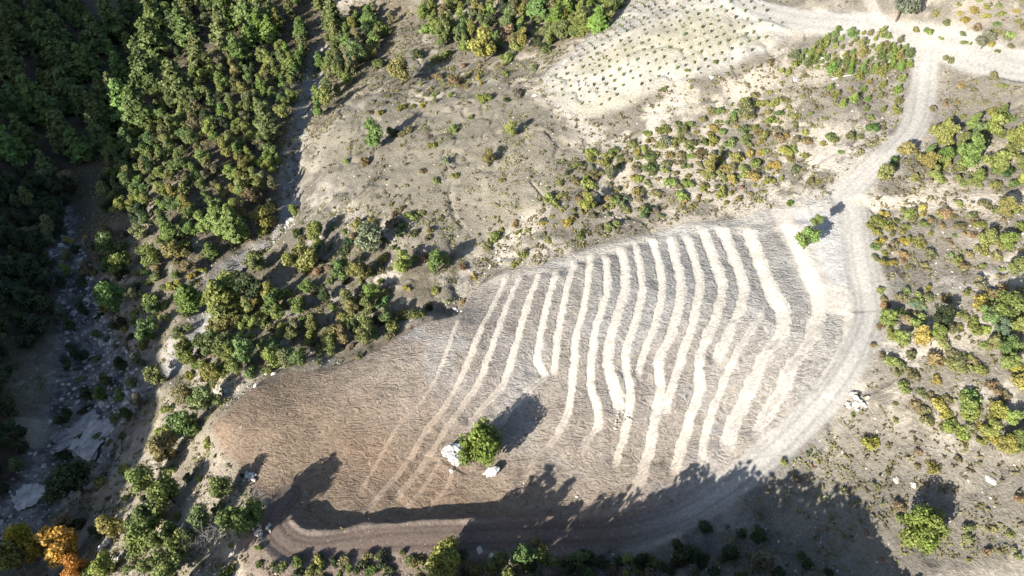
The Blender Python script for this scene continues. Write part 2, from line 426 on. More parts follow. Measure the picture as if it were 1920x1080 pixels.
    apron = zone(APRON, 1.0, .8)
    c = mix(c, lin(.345, .326, .294) * (1 - .10 * rut)[:, None] * (.92 + .16 * n5)[:, None], apron * .9)
    bermside = sstep(.15, .6, berm / BERM_UP) * (1 - main)
    c = mix(c, TRACKB * 1.2 * (.8 + .4 * n2)[:, None], bermside * .8)
    c = mix(c, TRACKC * (1.0 - .12 * rut2 + .14 * (n2 - .5))[:, None], road)
    c = mix(c, lin(.46,.41,.335) * (.85 + .3 * n2)[:, None], path * .8)
    sf, _ = line_dist(x, y, L_FOOT, 5)
    c = mix(c, CHALKC, (1 - sstep(.5, 1.1, np.abs(sf))) * .8)
    # far country
    c = mix(c, lin(.10,.10,.055) + .06 * (n3[:, None] - .5), far * .9)
    c = c * (.93 + .14 * n4)[:, None]
    clod = np.clip(field * (1 - main) * (1 - .82 * bank) * (1 - .5 * plat) * (1 - .7 * whitef), 0, 1)
    grain = np.clip(1 - .8 * main - .7 * road - .45 * bank * field - .4 * whitef * field - .45 * field * (1 - bank), .1, 1)
    zoneid = np.zeros(x.shape, np.int32)                       # 0 hillside
    zoneid[(meadow > .5)] = 1
    zoneid[(orch > .5)] = 2
    zoneid[(stream > .5)] = 3
    zoneid[(field > .5)] = 4
    zoneid[(path > .5) & (zoneid == 0)] = 7
    zoneid[(road > .5)] = 6
    zoneid[(main > .5)] = 5
    k = (zoneid == 4) & (bid >= 0) & (bank * field > .5)
    zoneid[k] = 100 + bid[k]
    return h, np.clip(c, 0.01, .9), clod, grain, zoneid
#TERRAIN_END
def height(x, y):
    x = np.atleast_1d(np.asarray(x, float)); y = np.atleast_1d(np.asarray(y, float))
    return ground(x, y, False)

# ================================================================== materials
def mat(name):
    m = bpy.data.materials.new(name); m.use_nodes = True
    m.node_tree.nodes.clear()
    return m, m.node_tree.nodes, m.node_tree.links

def node(ns, t, **kw):
    n = ns.new(t)
    for k, v in kw.items():
        if k in n.inputs: n.inputs[k].default_value = v
        else: setattr(n, k, v)
    return n

def math_node(ns, ls, op, a, b):
    n = ns.new('ShaderNodeMath'); n.operation = op
    for i, v in enumerate((a, b)):
        if hasattr(v, 'type') and not isinstance(v, (int, float)): ls.new(v, n.inputs[i])
        else: n.inputs[i].default_value = v
    return n.outputs[0]

def ground_material():
    m, ns, ls = mat('bare_earth')
    out = ns.new('ShaderNodeOutputMaterial'); bs = ns.new('ShaderNodeBsdfPrincipled')
    bs.inputs['Roughness'].default_value = .95; bs.inputs['Specular IOR Level'].default_value = .12
    col = node(ns, 'ShaderNodeAttribute', attribute_name='col')
    clod = node(ns, 'ShaderNodeAttribute', attribute_name='clod')
    tc = ns.new('ShaderNodeTexCoord')
    mp = ns.new('ShaderNodeMapping'); mp.inputs['Scale'].default_value = (.80, 1.25, 1); mp.inputs['Rotation'].default_value = (0, 0, -.35)
    ls.new(tc.outputs['Object'], mp.inputs['Vector'])
    fine = node(ns, 'ShaderNodeTexNoise', Scale=2.6, Detail=6.0, Roughness=.68)
    ls.new(tc.outputs['Object'], fine.inputs['Vector'])
    grain = node(ns, 'ShaderNodeTexNoise', Scale=9.0, Detail=3.0, Roughness=.7)
    ls.new(tc.outputs['Object'], grain.inputs['Vector'])
    stroke = node(ns, 'ShaderNodeTexNoise', Scale=.62, Detail=3.5, Roughness=.58, Distortion=2.6)
    ls.new(mp.outputs['Vector'], stroke.inputs['Vector'])
    mp2 = ns.new('ShaderNodeMapping'); mp2.inputs['Scale'].default_value = (.62, 1.45, 1); mp2.inputs['Rotation'].default_value = (0, 0, .65)
    ls.new(tc.outputs['Object'], mp2.inputs['Vector'])
    strk2 = node(ns, 'ShaderNodeTexNoise', Scale=.66, Detail=3.5, Roughness=.58, Distortion=2.2)
    ls.new(mp2.outputs['Vector'], strk2.inputs['Vector'])
    patch = node(ns, 'ShaderNodeTexNoise', Scale=.16, Detail=2.0)
    ls.new(tc.outputs['Object'], patch.inputs['Vector'])
    pr = ns.new('ShaderNodeMapRange'); pr.inputs['From Min'].default_value = .44; pr.inputs['From Max'].default_value = .56
    ls.new(patch.outputs['Fac'], pr.inputs['Value'])
    smix = ns.new('ShaderNodeMix'); smix.data_type = 'FLOAT'
    ls.new(pr.outputs[0], smix.inputs[0]); ls.new(stroke.outputs['Fac'], smix.inputs[2]); ls.new(strk2.outputs['Fac'], smix.inputs[3])
    spots = node(ns, 'ShaderNodeTexVoronoi', Scale=1.1, Randomness=1.0)
    ls.new(tc.outputs['Object'], spots.inputs['Vector'])
    # colour: grain and pebbles
    r1 = ns.new('ShaderNodeMapRange'); r1.inputs['From Min'].default_value = .28; r1.inputs['From Max'].default_value = .72
    r1.inputs['To Min'].default_value = .70; r1.inputs['To Max'].default_value = 1.28
    ls.new(fine.outputs['Fac'], r1.inputs['Value'])
    r2 = ns.new('ShaderNodeMapRange'); r2.inputs['From Min'].default_value = .3; r2.inputs['From Max'].default_value = .7
    r2.inputs['To Min'].default_value = .88; r2.inputs['To Max'].default_value = 1.12
    ls.new(grain.outputs['Fac'], r2.inputs['Value'])
    mul = math_node(ns, ls, 'MULTIPLY', r1.outputs[0], r2.outputs[0])
    sc = ns.new('ShaderNodeVectorMath'); sc.operation = 'SCALE'
    ls.new(col.outputs['Color'], sc.inputs[0]); ls.new(mul, sc.inputs['Scale'])
    # darker cracks in the low parts of the clod relief
    ck = ns.new('ShaderNodeMapRange'); ck.inputs['From Min'].default_value = .36; ck.inputs['From Max'].default_value = .47
    ck.inputs['To Min'].default_value = .38; ck.inputs['To Max'].default_value = 0
    ls.new(smix.outputs[0], ck.inputs['Value'])
    ckm = math_node(ns, ls, 'SUBTRACT', 1.0, math_node(ns, ls, 'MULTIPLY', ck.outputs[0], clod.outputs['Fac']))
    mul = math_node(ns, ls, 'MULTIPLY', mul, ckm)
    ls.new(mul, sc.inputs['Scale'])
    peb = ns.new('ShaderNodeMapRange'); peb.inputs['From Min'].default_value = .10; peb.inputs['From Max'].default_value = .05
    peb.inputs['To Min'].default_value = 0; peb.inputs['To Max'].default_value = .55
    ls.new(spots.outputs['Distance'], peb.inputs['Value'])
    mx = ns.new('ShaderNodeMix'); mx.data_type = 'RGBA'
    ls.new(peb.outputs[0], mx.inputs[0]); ls.new(sc.outputs[0], mx.inputs[6]); mx.inputs[7].default_value = (.52, .48, .42, 1)
    ls.new(mx.outputs[2], bs.inputs['Base Color'])
    # relief: clods in worked soil, pebbly grain elsewhere
    hs = math_node(ns, ls, 'MULTIPLY', smix.outputs[0], clod.outputs['Fac'])
    hs = math_node(ns, ls, 'MULTIPLY', hs, .58)
    gr = node(ns, 'ShaderNodeAttribute', attribute_name='grain')
    hf = math_node(ns, ls, 'MULTIPLY', math_node(ns, ls, 'MULTIPLY', fine.outputs['Fac'], .60), gr.outputs['Fac'])
    hg = math_node(ns, ls, 'MULTIPLY', grain.outputs['Fac'], .05)
    hh = math_node(ns, ls, 'ADD', math_node(ns, ls, 'ADD', hs, hf), hg)
    bp = ns.new('ShaderNodeBump'); bp.inputs['Strength'].default_value = 1.0; bp.inputs['Distance'].default_value = .55
    ls.new(hh, bp.inputs['Height']); ls.new(bp.outputs['Normal'], bs.inputs['Normal'])
    ls.new(bs.outputs[0], out.inputs[0])
    return m

def leaf_material():
    m, ns, ls = mat('foliage')
    out = ns.new('ShaderNodeOutputMaterial')
    oi = ns.new('ShaderNodeObjectInfo')
    lv = node(ns, 'ShaderNodeAttribute', attribute_name='lv')
    hsv = ns.new('ShaderNodeHueSaturation')
    rh = ns.new('ShaderNodeMapRange'); rh.inputs['To Min'].default_value = .485; rh.inputs['To Max'].default_value = .515
    ls.new(oi.outputs['Random'], rh.inputs['Value']); ls.new(rh.outputs[0], hsv.inputs['Hue'])
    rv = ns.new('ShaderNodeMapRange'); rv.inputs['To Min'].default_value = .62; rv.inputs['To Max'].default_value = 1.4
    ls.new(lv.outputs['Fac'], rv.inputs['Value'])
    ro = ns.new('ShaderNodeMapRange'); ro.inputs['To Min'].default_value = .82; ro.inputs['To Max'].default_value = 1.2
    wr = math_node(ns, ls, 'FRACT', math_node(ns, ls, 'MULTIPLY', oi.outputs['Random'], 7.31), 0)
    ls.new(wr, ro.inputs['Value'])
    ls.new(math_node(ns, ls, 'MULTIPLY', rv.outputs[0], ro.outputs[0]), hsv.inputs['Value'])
    lh = node(ns, 'ShaderNodeAttribute', attribute_name='lh')
    au = ns.new('ShaderNodeMix'); au.data_type = 'RGBA'
    w3 = math_node(ns, ls, 'FRACT', math_node(ns, ls, 'MULTIPLY', oi.outputs['Random'], 23.7), 0)
    am = ns.new('ShaderNodeMapRange'); am.inputs['From Min'].default_value = .55; am.inputs['From Max'].default_value = 1.0
    ls.new(math_node(ns, ls, 'ADD', math_node(ns, ls, 'MULTIPLY', lh.outputs['Fac'], .75), math_node(ns, ls, 'MULTIPLY', w3, .35)), am.inputs['Value'])
    ls.new(math_node(ns, ls, 'MULTIPLY', am.outputs[0], .26), au.inputs[0])
    ls.new(oi.outputs['Color'], au.inputs[6]); au.inputs[7].default_value = (.26, .215, .062, 1)
    ls.new(au.outputs[2], hsv.inputs['Color'])
    bs = ns.new('ShaderNodeBsdfPrincipled'); bs.inputs['Roughness'].default_value = .6; bs.inputs['Specular IOR Level'].default_value = .25
    tr = ns.new('ShaderNodeBsdfTranslucent')
    ls.new(hsv.outputs[0], bs.inputs['Base Color']); ls.new(hsv.outputs[0], tr.inputs['Color'])
    mx = ns.new('ShaderNodeMixShader'); mx.inputs[0].default_value = .28
    ls.new(bs.outputs[0], mx.inputs[1]); ls.new(tr.outputs[0], mx.inputs[2]); ls.new(mx.outputs[0], out.inputs[0])
    return m

def plain_material(name, c, rough=.9, var=.5, scale=3.0, bump=.2, dark=None):
    m, ns, ls = mat(name)
    out = ns.new('ShaderNodeOutputMaterial'); bs = ns.new('ShaderNodeBsdfPrincipled')
    bs.inputs['Roughness'].default_value = rough; bs.inputs['Specular IOR Level'].default_value = .15
    tc = ns.new('ShaderNodeTexCoord'); nz = node(ns, 'ShaderNodeTexNoise', Scale=scale, Detail=6.0, Roughness=.7)
    ls.new(tc.outputs['Object'], nz.inputs['Vector'])
    cr = ns.new('ShaderNodeValToRGB')
    d = dark or tuple(v * (1 - var) for v in c)
    cr.color_ramp.elements[0].position = .33; cr.color_ramp.elements[0].color = (*d, 1)
    cr.color_ramp.elements[1].position = .62; cr.color_ramp.elements[1].color = (*c, 1)
    ls.new(nz.outputs['Fac'], cr.inputs[0]); ls.new(cr.outputs[0], bs.inputs['Base Color'])
    bp = ns.new('ShaderNodeBump'); bp.inputs['Strength'].default_value = .8; bp.inputs['Distance'].default_value = bump
    ls.new(nz.outputs['Fac'], bp.inputs['Height']); ls.new(bp.outputs[0], bs.inputs['Normal'])
    ls.new(bs.outputs[0], out.inputs[0])
    return m

M_GROUND = ground_material()
M_LEAF = leaf_material()
M_BARK = plain_material('bark', (.13, .10, .075), scale=6)
M_GREYBARK = plain_material('grey_bark', (.30, .28, .25), scale=6)
M_WHITE = plain_material('white_limestone', (.68, .665, .64), var=.35, scale=2.2, bump=.4, dark=(.36, .335, .31))
M_STONE = plain_material('grey_stone', (.50, .485, .46), var=.45, scale=1.5, bump=.2)
M_PALESTONE = plain_material('pale_stone', (.62, .56, .47), var=.35, scale=2.0, bump=.15)
M_TUFT = plain_material('dry_tuft', (.17, .155, .085), var=.55, scale=.35, bump=.0)

# ================================================================== ground meshes
def tag(o, label=None, cat=None, group=None, kind=None):
    if label: o['label'] = label
    if cat: o['category'] = cat
    if group: o['group'] = group
    if kind: o['kind'] = kind
    return o

def axis(core0, core1, fine, mid0, mid1, coarse, far):
    a = list(np.arange(core0, core1, fine))
    v, st = a[-1], fine
    while v < far:
        st = min(st * 1.06, coarse) if v < mid1 else st * 1.35
        v += st; a.append(v)
    v, st = a[0], fine
    b = []
    while v > -far:
        st = min(st * 1.06, coarse) if v > mid0 else st * 1.35
        v -= st; b.append(v)
    return np.array(b[::-1] + a)

xs = axis(-50, 66, .22, -172, 150, .40, 3000)
ys = axis(27, 102, .22, 12, 232, .46, 3000)
NX, NY = len(xs), len(ys)
GX, GY = np.meshgrid(xs, ys)
gx, gy = GX.ravel(), GY.ravel()
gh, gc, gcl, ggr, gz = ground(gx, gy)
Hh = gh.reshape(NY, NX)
dzdx = np.gradient(Hh, xs, axis=1); dzdy = np.gradient(Hh, ys, axis=0)
gn = np.stack([-dzdx.ravel(), -dzdy.ravel(), np.ones(NX * NY)], -1)
gn /= np.linalg.norm(gn, axis=1)[:, None]
ii = (np.arange(NY - 1)[:, None] * NX + np.arange(NX - 1)[None]).ravel()
quads = np.stack([ii, ii + 1, ii + 1 + NX, ii + NX], -1)
qz = gz[ii]

def make_mesh(name, V, F, mats, attrs=(), smooth=True):
    me = bpy.data.meshes.new(name)
    nf, k = F.shape
    me.vertices.add(len(V)); me.vertices.foreach_set('co', np.ascontiguousarray(V, np.float32).ravel())
    me.loops.add(nf * k); me.loops.foreach_set('vertex_index', np.ascontiguousarray(F, np.int32).ravel())
    me.polygons.add(nf)
    me.polygons.foreach_set('loop_start', np.arange(0, nf * k, k, dtype=np.int32))
    me.polygons.foreach_set('use_smooth', np.full(nf, smooth, bool))
    for m in mats: me.materials.append(m)
    me.update(calc_edges=True)
    for an, kind, data in attrs:
        a = me.attributes.new(an, kind, 'POINT')
        a.data.foreach_set('color' if 'COLOR' in kind else 'value', np.ascontiguousarray(data, np.float32).ravel())
    return me

def link(name, me, parent=None):
    o = bpy.data.objects.new(name, me)
    COL.objects.link(o)
    if parent is not None: o.parent = parent
    return o

GROUND_NAMES = {0: 'hillside', 1: 'dry_meadow', 2: 'orchard_ground', 3: 'stream_bed', 4: 'terraced_field', 5: 'dirt_track', 6: 'upper_road', 7: 'side_path'}
ground_obj = {}
remap = np.full(NX * NY, -1, np.int64)
for zid in list(range(8)) + list(range(100, 100 + len(STRIPES))):
    q = quads[qz == zid]
    if len(q) < 4: continue
    u = np.unique(q)
    remap[u] = np.arange(len(u))
    V = np.stack([gx[u], gy[u], gh[u]], -1)
    c4 = np.concatenate([gc[u], np.ones((len(u), 1))], 1)
    nm = GROUND_NAMES.get(zid, 'terrace_bank')
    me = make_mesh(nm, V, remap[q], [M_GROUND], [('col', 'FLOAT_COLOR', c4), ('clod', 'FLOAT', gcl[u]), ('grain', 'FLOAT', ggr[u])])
    me.normals_split_custom_set_from_vertices(gn[u].tolist())
    o = link(nm, me, ground_obj[4] if zid >= 100 else None)
    ground_obj[zid] = o
    if zid < 100: tag(o, kind='structure')

# ================================================================== plant meshes
def orth(n, rg):
    r = rg.normal(size=n.shape)
    t = np.cross(n, r); t /= np.linalg.norm(t, axis=1)[:, None] + 1e-9
    return t, np.cross(n, t)

def leaf_mesh(name, C, N, S, lv, rg, aspect=.75, lh=None):
    t, b = orth(N, rg)
    S = S[:, None]
    V = np.stack([C - t * S, C - b * S * aspect, C + t * S, C + b * S * aspect], 1).reshape(-1, 3)
    F = np.arange(len(V)).reshape(-1, 4)
    return make_mesh(name, V, F, [M_LEAF], [('lv', 'FLOAT', np.repeat(lv, 4)), ('lh', 'FLOAT', np.repeat(np.zeros(len(C)) if lh is None else lh, 4))], smooth=False)

def lobed_crown(name, seed, n, size, nl, spread, lobe_r, zc, zs, flat=.8, conical=0.0):
    """leaf-sized faces spread over many overlapping clumps, with gaps between the clumps"""
    rg = np.random.default_rng(seed)
    L = []
    for i in range(nl):
        d = rg.normal(size=3); d /= np.linalg.norm(d)
        rr = spread * rg.uniform(.35, 1.0)
        z = zc + d[2] * zs * rg.uniform(.5, 1)
        k = 1 - conical * np.clip((z - zc) / zs * .5 + .5, 0, 1)
        L.append((d[0] * rr * k, d[1] * rr * k, z, lobe_r * (rg.uniform(.4, 1.0) if rg.random() < .55 else rg.uniform(.9, 1.35)) * (1 - .35 * conical * (z > zc))))
    L = np.array(L)
    shade = rg.uniform(0, 1, nl)
    ax = rg.uniform(.78, 1.25)
    L[:, 0] *= ax; L[:, 1] /= ax
    w = L[:, 3] ** 2; k = rg.choice(nl, n, p=w / w.sum())
    d = rg.normal(size=(n, 3)); d /= np.linalg.norm(d, axis=1)[:, None]
    r = L[k, 3] * rg.uniform(.25, 1.08, n) ** .5
    C = L[k, :3] + d * r[:, None] * np.array([1, 1, flat])
    C[:, 2] = np.maximum(C[:, 2], .02 + rg.random(n) * .15)
    N = d * .9 + np.array([0, 0, .35]) + rg.normal(size=(n, 3)) * .55
    N /= np.linalg.norm(N, axis=1)[:, None]
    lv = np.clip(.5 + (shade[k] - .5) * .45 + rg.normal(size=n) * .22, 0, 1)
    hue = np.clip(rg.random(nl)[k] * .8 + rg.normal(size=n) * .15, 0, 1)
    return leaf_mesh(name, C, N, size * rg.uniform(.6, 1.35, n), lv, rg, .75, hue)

def pine_crown(name, seed, n=2200, R=.2, bottom=.12, irregular=.35):
    """whorls of boughs with needle tufts, height 1"""
    rg = np.random.default_rng(seed)
    Cs, Ns, Ss, lv = [], [], [], []
    boughs = []
    z = bottom
    while z < .97:
        t = (z - bottom) / (1 - bottom)
        rad = R * (1 - t) ** .72 * (.55 + .45 * min(1, t * 5)) + .012
        m = int(4 + 3 * (1 - t))
        a0 = rg.uniform(0, 6.28)
        for j in range(m):
            if rg.random() < .12: continue
            boughs.append((z + rg.uniform(-.012, .012), a0 + j * 6.283 / m + rg.uniform(-.35, .35), rad * rg.uniform(1 - irregular, 1 + irregular * .6)))
        z += .030 + .030 * (1 - t)
    wts = np.array([b[2] for b in boughs]); wts = wts / wts.sum()
    k = rg.choice(len(boughs), n, p=wts)
    B = np.array(boughs)[k]
    u = rg.uniform(.12, 1.0, n) ** .75
    rise = B[:, 2] * (.25 * u - .28 * u ** 2)
    rad = B[:, 2] * u
    side = rg.normal(size=n) * B[:, 2] * .20 * (1.1 - .5 * u)
    ca, sa = np.cos(B[:, 1]), np.sin(B[:, 1])
    C = np.stack([ca * rad - sa * side, sa * rad + ca * side, B[:, 0] + rise + rg.normal(size=n) * .008], -1)
    N = np.stack([ca * .55, sa * .55, np.full(n, .75)], -1) + rg.normal(size=(n, 3)) * .45
    N /= np.linalg.norm(N, axis=1)[:, None]
    sh = rg.uniform(0, 1, len(boughs))
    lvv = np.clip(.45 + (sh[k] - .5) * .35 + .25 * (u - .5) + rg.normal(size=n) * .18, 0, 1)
    return leaf_mesh(name, C, N, R * .105 * rg.uniform(.6, 1.4, n), lvv, rg, .55)

def tube(V, F, p0, p1, r0, r1, k=6):
    p0, p1 = np.array(p0, float), np.array(p1, float)
    d = p1 - p0; d /= np.linalg.norm(d) + 1e-9
    a = np.cross(d, [0, 0, 1] if abs(d[2]) < .9 else [1, 0, 0]); a /= np.linalg.norm(a); b = np.cross(d, a)
    base = len(V)
    for p, r in ((p0, r0), (p1, r1)):
        for j in range(k):
            t = 6.2832 * j / k
            V.append(p + (a * math.cos(t) + b * math.sin(t)) * r)
    for j in range(k):
        F.append((base + j, base + (j + 1) % k, base + k + (j + 1) % k, base + k + j))

def trunk_mesh(name, seed, h, r, limbs=5, lh=(.35, .8), ll=.5, material=None):
    rg = np.random.default_rng(seed)
    V, F = [], []
    p = np.array([0, 0, -.15 * h]); n = 5
    pts = [p]
    for i in range(n):
        p = p + np.array([rg.normal() * .03 * h, rg.normal() * .03 * h, h * 1.15 / n]); pts.append(p)
    for i in range(n): tube(V, F, pts[i], pts[i + 1], r * (1 - i / n * .8), r * (1 - (i + 1) / n * .8))
    for j in range(limbs):
        t = rg.uniform(*lh); i = min(n - 1, int(t * n)); q = pts[i] + (pts[i + 1] - pts[i]) * (t * n - i)
        a = rg.uniform(0, 6.28); e = q + np.array([math.cos(a) * ll * h * .6, math.sin(a) * ll * h * .6, ll * h * rg.uniform(.3, .7)])
        m = (q + e) / 2 + rg.normal(size=3) * .04 * h
        tube(V, F, q, m, r * .42, r * .28, 5); tube(V, F, m, e, r * .28, r * .08, 5)
    return make_mesh(name, np.array(V), np.array(F), [material or M_BARK])

SHRUB = [lobed_crown('shrub_foliage', 100 + i, 950, .098, 11 + i % 5, .78, .36, .46, .34, .8) for i in range(9)]
LOWSHRUB = [lobed_crown('low_shrub_foliage', 130 + i, 420, .115, 10, .85, .28, .26, .18, .8) for i in range(4)]
BROAD = [lobed_crown('tree_foliage', 200 + i, 2900, .074, 24, .76, .33, 1.15, .72, .85) for i in range(6)]
ROUND = lobed_crown('dense_tree_foliage', 260, 5800, .058, 32, .78, .34, 1.05, .86, .85)
TALL = [lobed_crown('upright_tree_foliage', 300 + i, 2700, .076, 24, .66, .33, 1.5, 1.15, .95, .5) for i in range(4)]
PINE = [pine_crown('pine_foliage', 400 + i, 3600, .27 + .03 * (i % 3), .10, .45) for i in range(6)]
YPINE = [pine_crown('young_pine_foliage', 450 + i, 800, .50, .02, .6) for i in range(3)]
SAP = [lobed_crown('sapling_foliage', 500 + i, 90, .26, 4, .3, .5, .9, .5, 1.0) for i in range(3)]
T_BROAD = [trunk_mesh('tree_trunk', 600 + i, 1.5, .085, 7, (.4, .85), .5) for i in range(3)]
T_SHRUB = trunk_mesh('shrub_stem', 620, .7, .04, 6, (.1, .5), .7)
T_PINE = [trunk_mesh('pine_trunk', 630 + i, .95, .016, 14, (.18, .8), .10) for i in range(2)]

PAL = {'g': (.132, .172, .056), 'd': (.050, .070, .030), 'o': (.178, .170, .080), 'y': (.200, .218, .066), 'Y': (.275, .245, .066),
       'r': (.225, .165, .088), 'p': (.150, .170, .115), 'G': (.132, .178, .036), 'YY': (.36, .27, .035), 'OY': (.40, .25, .045), 'n': (.158, .212, .052), 'k': (.145, .190, .060)}
CNAME = {'g': 'green', 'd': 'dark green', 'o': 'olive', 'y': 'yellow-green', 'Y': 'yellow', 'r': 'rusty orange', 'p': 'grey-green', 'G': 'bright green', 'YY': 'golden yellow', 'OY': 'orange-yellow', 'n': 'fresh green', 'k': 'green'}

ANCHORS = [ # places one can find, in words
 (60,60,'among the far left pines'),(180,60,'in the upper left pine wood'),(270,110,'in the big pine group'),(330,60,'among the tall top pines'),(420,50,'beside the dark top slope'),
 (500,60,'near the bare pale patch'),(560,90,'at the dark gully head'),(620,60,'in the grove left of meadow'),(690,60,'by the small upper clearing'),(640,170,'on the meadow side of gully'),
 (60,200,'in the shaded left pine slope'),(180,220,'at the shade edge among pines'),(250,190,'below the big pine group'),(320,180,'in the hollow under the pines'),(60,330,'in deep shade far left'),
 (300,240,'on the upper left spur'),(420,190,'on the upper spur'),(500,180,'on the spur beside yellow crowns'),(560,220,'beside the upper gully'),(240,330,'on the left flank of spur'),(340,310,'on the middle of the spur'),
 (440,280,'on the right half of spur'),(520,300,'above the lower gully'),(410,400,'around the two bright pines'),(300,400,'on the lower spur'),(210,420,'at the spur foot by stream'),(490,410,'beside the lower gully bend'),
 (60,450,'in the shaded valley left'),(130,440,'at the head of stream stones'),(40,580,'on the dark left bank'),(150,560,'among the stream stones'),(230,560,'on the pale bank under spur'),(330,520,'on the slope below bright pines'),
 (60,760,'left of the rock slab'),(190,720,'in the stony stream bed'),(110,880,'below the rock slab'),(60,1010,'around the golden autumn trees'),(150,1040,'beside the orange autumn tree'),
 (290,640,'on the bank above stream stones'),(400,660,'at the left of field thicket'),(480,660,'in the thicket above the field'),(560,620,'in the middle of field thicket'),(660,610,'in the right half of thicket'),(750,590,'at the thicket end near ravine'),
 (430,560,'around the dry gully mouth'),(520,540,'on the slope left of meadow'),(600,490,'under the left meadow corner'),(690,470,'around the grey-green meadow tree'),(760,500,'in the strip below the meadow'),(840,500,'near the pale ravine'),(920,450,'at the ravine head'),(850,560,'at the top left field corner'),
 (370,760,'at the left tip of field'),(320,840,'on the bank by shadow line'),(270,920,'on the middle left bank'),(400,940,'beside the hairpin tree'),(230,990,'by the white rock streak'),(320,1030,'in the bottom left grove'),(440,1050,'below the hairpin bend'),
 (560,1060,'under the hairpin stretch'),(700,1060,'below the sunlit track stretch'),(850,1060,'below the middle of track'),(1000,1050,'under the shaded track'),(1130,1050,'right of centre bottom edge'),(1290,1030,'below the track ramp'),(1420,1030,'in the lower right shade'),
 (650,300,'at the left meadow edge'),(720,280,'around the tallest meadow tree'),(720,350,'on the lower left meadow'),(760,220,'at the top of meadow'),(850,170,'on the upper meadow rim'),(820,280,'on the middle of meadow'),(850,380,'on the lower meadow'),(930,250,'near the lone meadow trees'),(980,350,'on the right of meadow'),
 (760,130,'in the wood corner by meadow'),(830,60,'in the upper wood'),(910,80,'in the middle of wood'),(1000,80,'in the wood near orchard'),(1090,30,'at the pine end of wood'),(1000,150,'at the orchard tip'),
 (1080,330,'at the left pale slope'),(1030,430,'above the ravine head'),(1120,400,'above the left terraces'),(1180,320,'on the left middle slope'),(1230,390,'just above the terrace tops'),(1270,280,'on the middle pale slope'),(1340,330,'on the slope above terraces'),(1250,200,'under the orchard'),(1350,210,'on the upper pale slope'),
 (1400,270,'near the rusty thicket'),(1430,360,'above the field top corner'),(1440,160,'left of the grey knoll'),(1500,240,'below the grey knoll'),(1540,310,'beside the wide white track'),(1530,120,'at the left of knoll'),(1600,100,'in the young pine cluster'),(1680,90,'at the track fork'),(1600,190,'on the lower knoll'),(1680,200,'along the straight track'),(1630,250,'at the track bend'),
 (1580,40,'beside the upper road'),(1690,20,'by the big roadside tree'),(1760,40,'above the road junction'),(1850,50,'on the top right slope'),(1760,150,'right of the straight track'),(1860,160,'under the right road'),
 (1690,300,'at the left of copse'),(1770,280,'in the copse middle'),(1860,250,'in the right of copse'),(1800,345,'along the copse foot'),(1660,420,'just below the side path'),(1740,420,'on the slope under side path'),(1850,420,'at the right under side path'),(1660,480,'right of the field platform'),(1760,480,'on the grey patch right'),(1880,480,'above the pale right bank'),
 (1670,590,'right of the curving track'),(1740,610,'on the middle right bank'),(1830,590,'in the right hand scrub'),(1890,640,'at the far right scrub'),(1690,680,'above the white stone heap'),(1790,690,'in the right hollow'),(1740,760,'at the left scrub belt'),(1820,780,'in the middle scrub belt'),(1890,800,'at the right scrub belt'),
 (1640,800,'around the lone yellow bush'),(1520,860,'by the lower track shade'),(1720,880,'beside the pale boulders'),(1620,930,'at the edge of shade'),(1700,970,'left of the bright flat tree'),(1820,1000,'right of the bright flat tree'),(1880,930,'near the right pale boulder'),(1550,1040,'in the bottom right shade'),(1870,1050,'in the bottom right corner'),
]
_AX = np.array([p[:2] for p in ANCHORS], float)
def region(px, py):
    return ANCHORS[int(((_AX - (px, py)) ** 2).sum(1).argmin())][2]
PLANTS = []
BROADREG = [(0, 640, 'on the left valley side'), (640, 1250, 'in the middle'), (1250, 5000, 'on the right hand slope')]

rnd = random.Random(5)
def size_word(R):
    return 'small' if R < .75 else ('knee-high' if R < 0 else ('mid-sized' if R < 1.4 else 'large'))

def depth_at(x, y, z): return y * CP - (z - CAM_H) * SP

def empty(name, x, y, z):
    o = bpy.data.objects.new(name, None); COL.objects.link(o)
    o.location = (x, y, z); o.empty_display_size = .5
    return o

def jitter(c, k=.14):
    return tuple(max(.004, v * rnd.uniform(1 - k, 1 + k)) for v in c) + (1,)

def put_tree(x, y, z, R, code, crown, trunk, name, label, cat, group=None, hscale=1.0, parts=True):
    t = empty(name, x, y, z)
    t.rotation_euler = (rnd.uniform(-.05, .05), rnd.uniform(-.05, .05), rnd.uniform(0, 6.28))
    t.scale = (R, R, R * hscale)
    tag(t, label, cat, group)
    a = link('trunk', trunk, t)
    b = link('crown', crown, t); b.color = jitter(PAL[code])
    return t

def put_shrub(x, y, z, R, code, mesh, name, label, cat, group=None, hs=None):
    o = link(name, mesh)
    o.location = (x, y, z - .05 * R); o.rotation_euler = (0, 0, rnd.uniform(0, 6.28))
    o.scale = (R * rnd.uniform(.9, 1.15), R * rnd.uniform(.9, 1.15), R * (hs or rnd.uniform(.8, 1.15)))
    o.color = jitter(PAL[code])
    tag(o, label, cat, group)
    return o

def wordy(code, what, size, where):
    return f'{size} {CNAME[code]} {what} {where}'

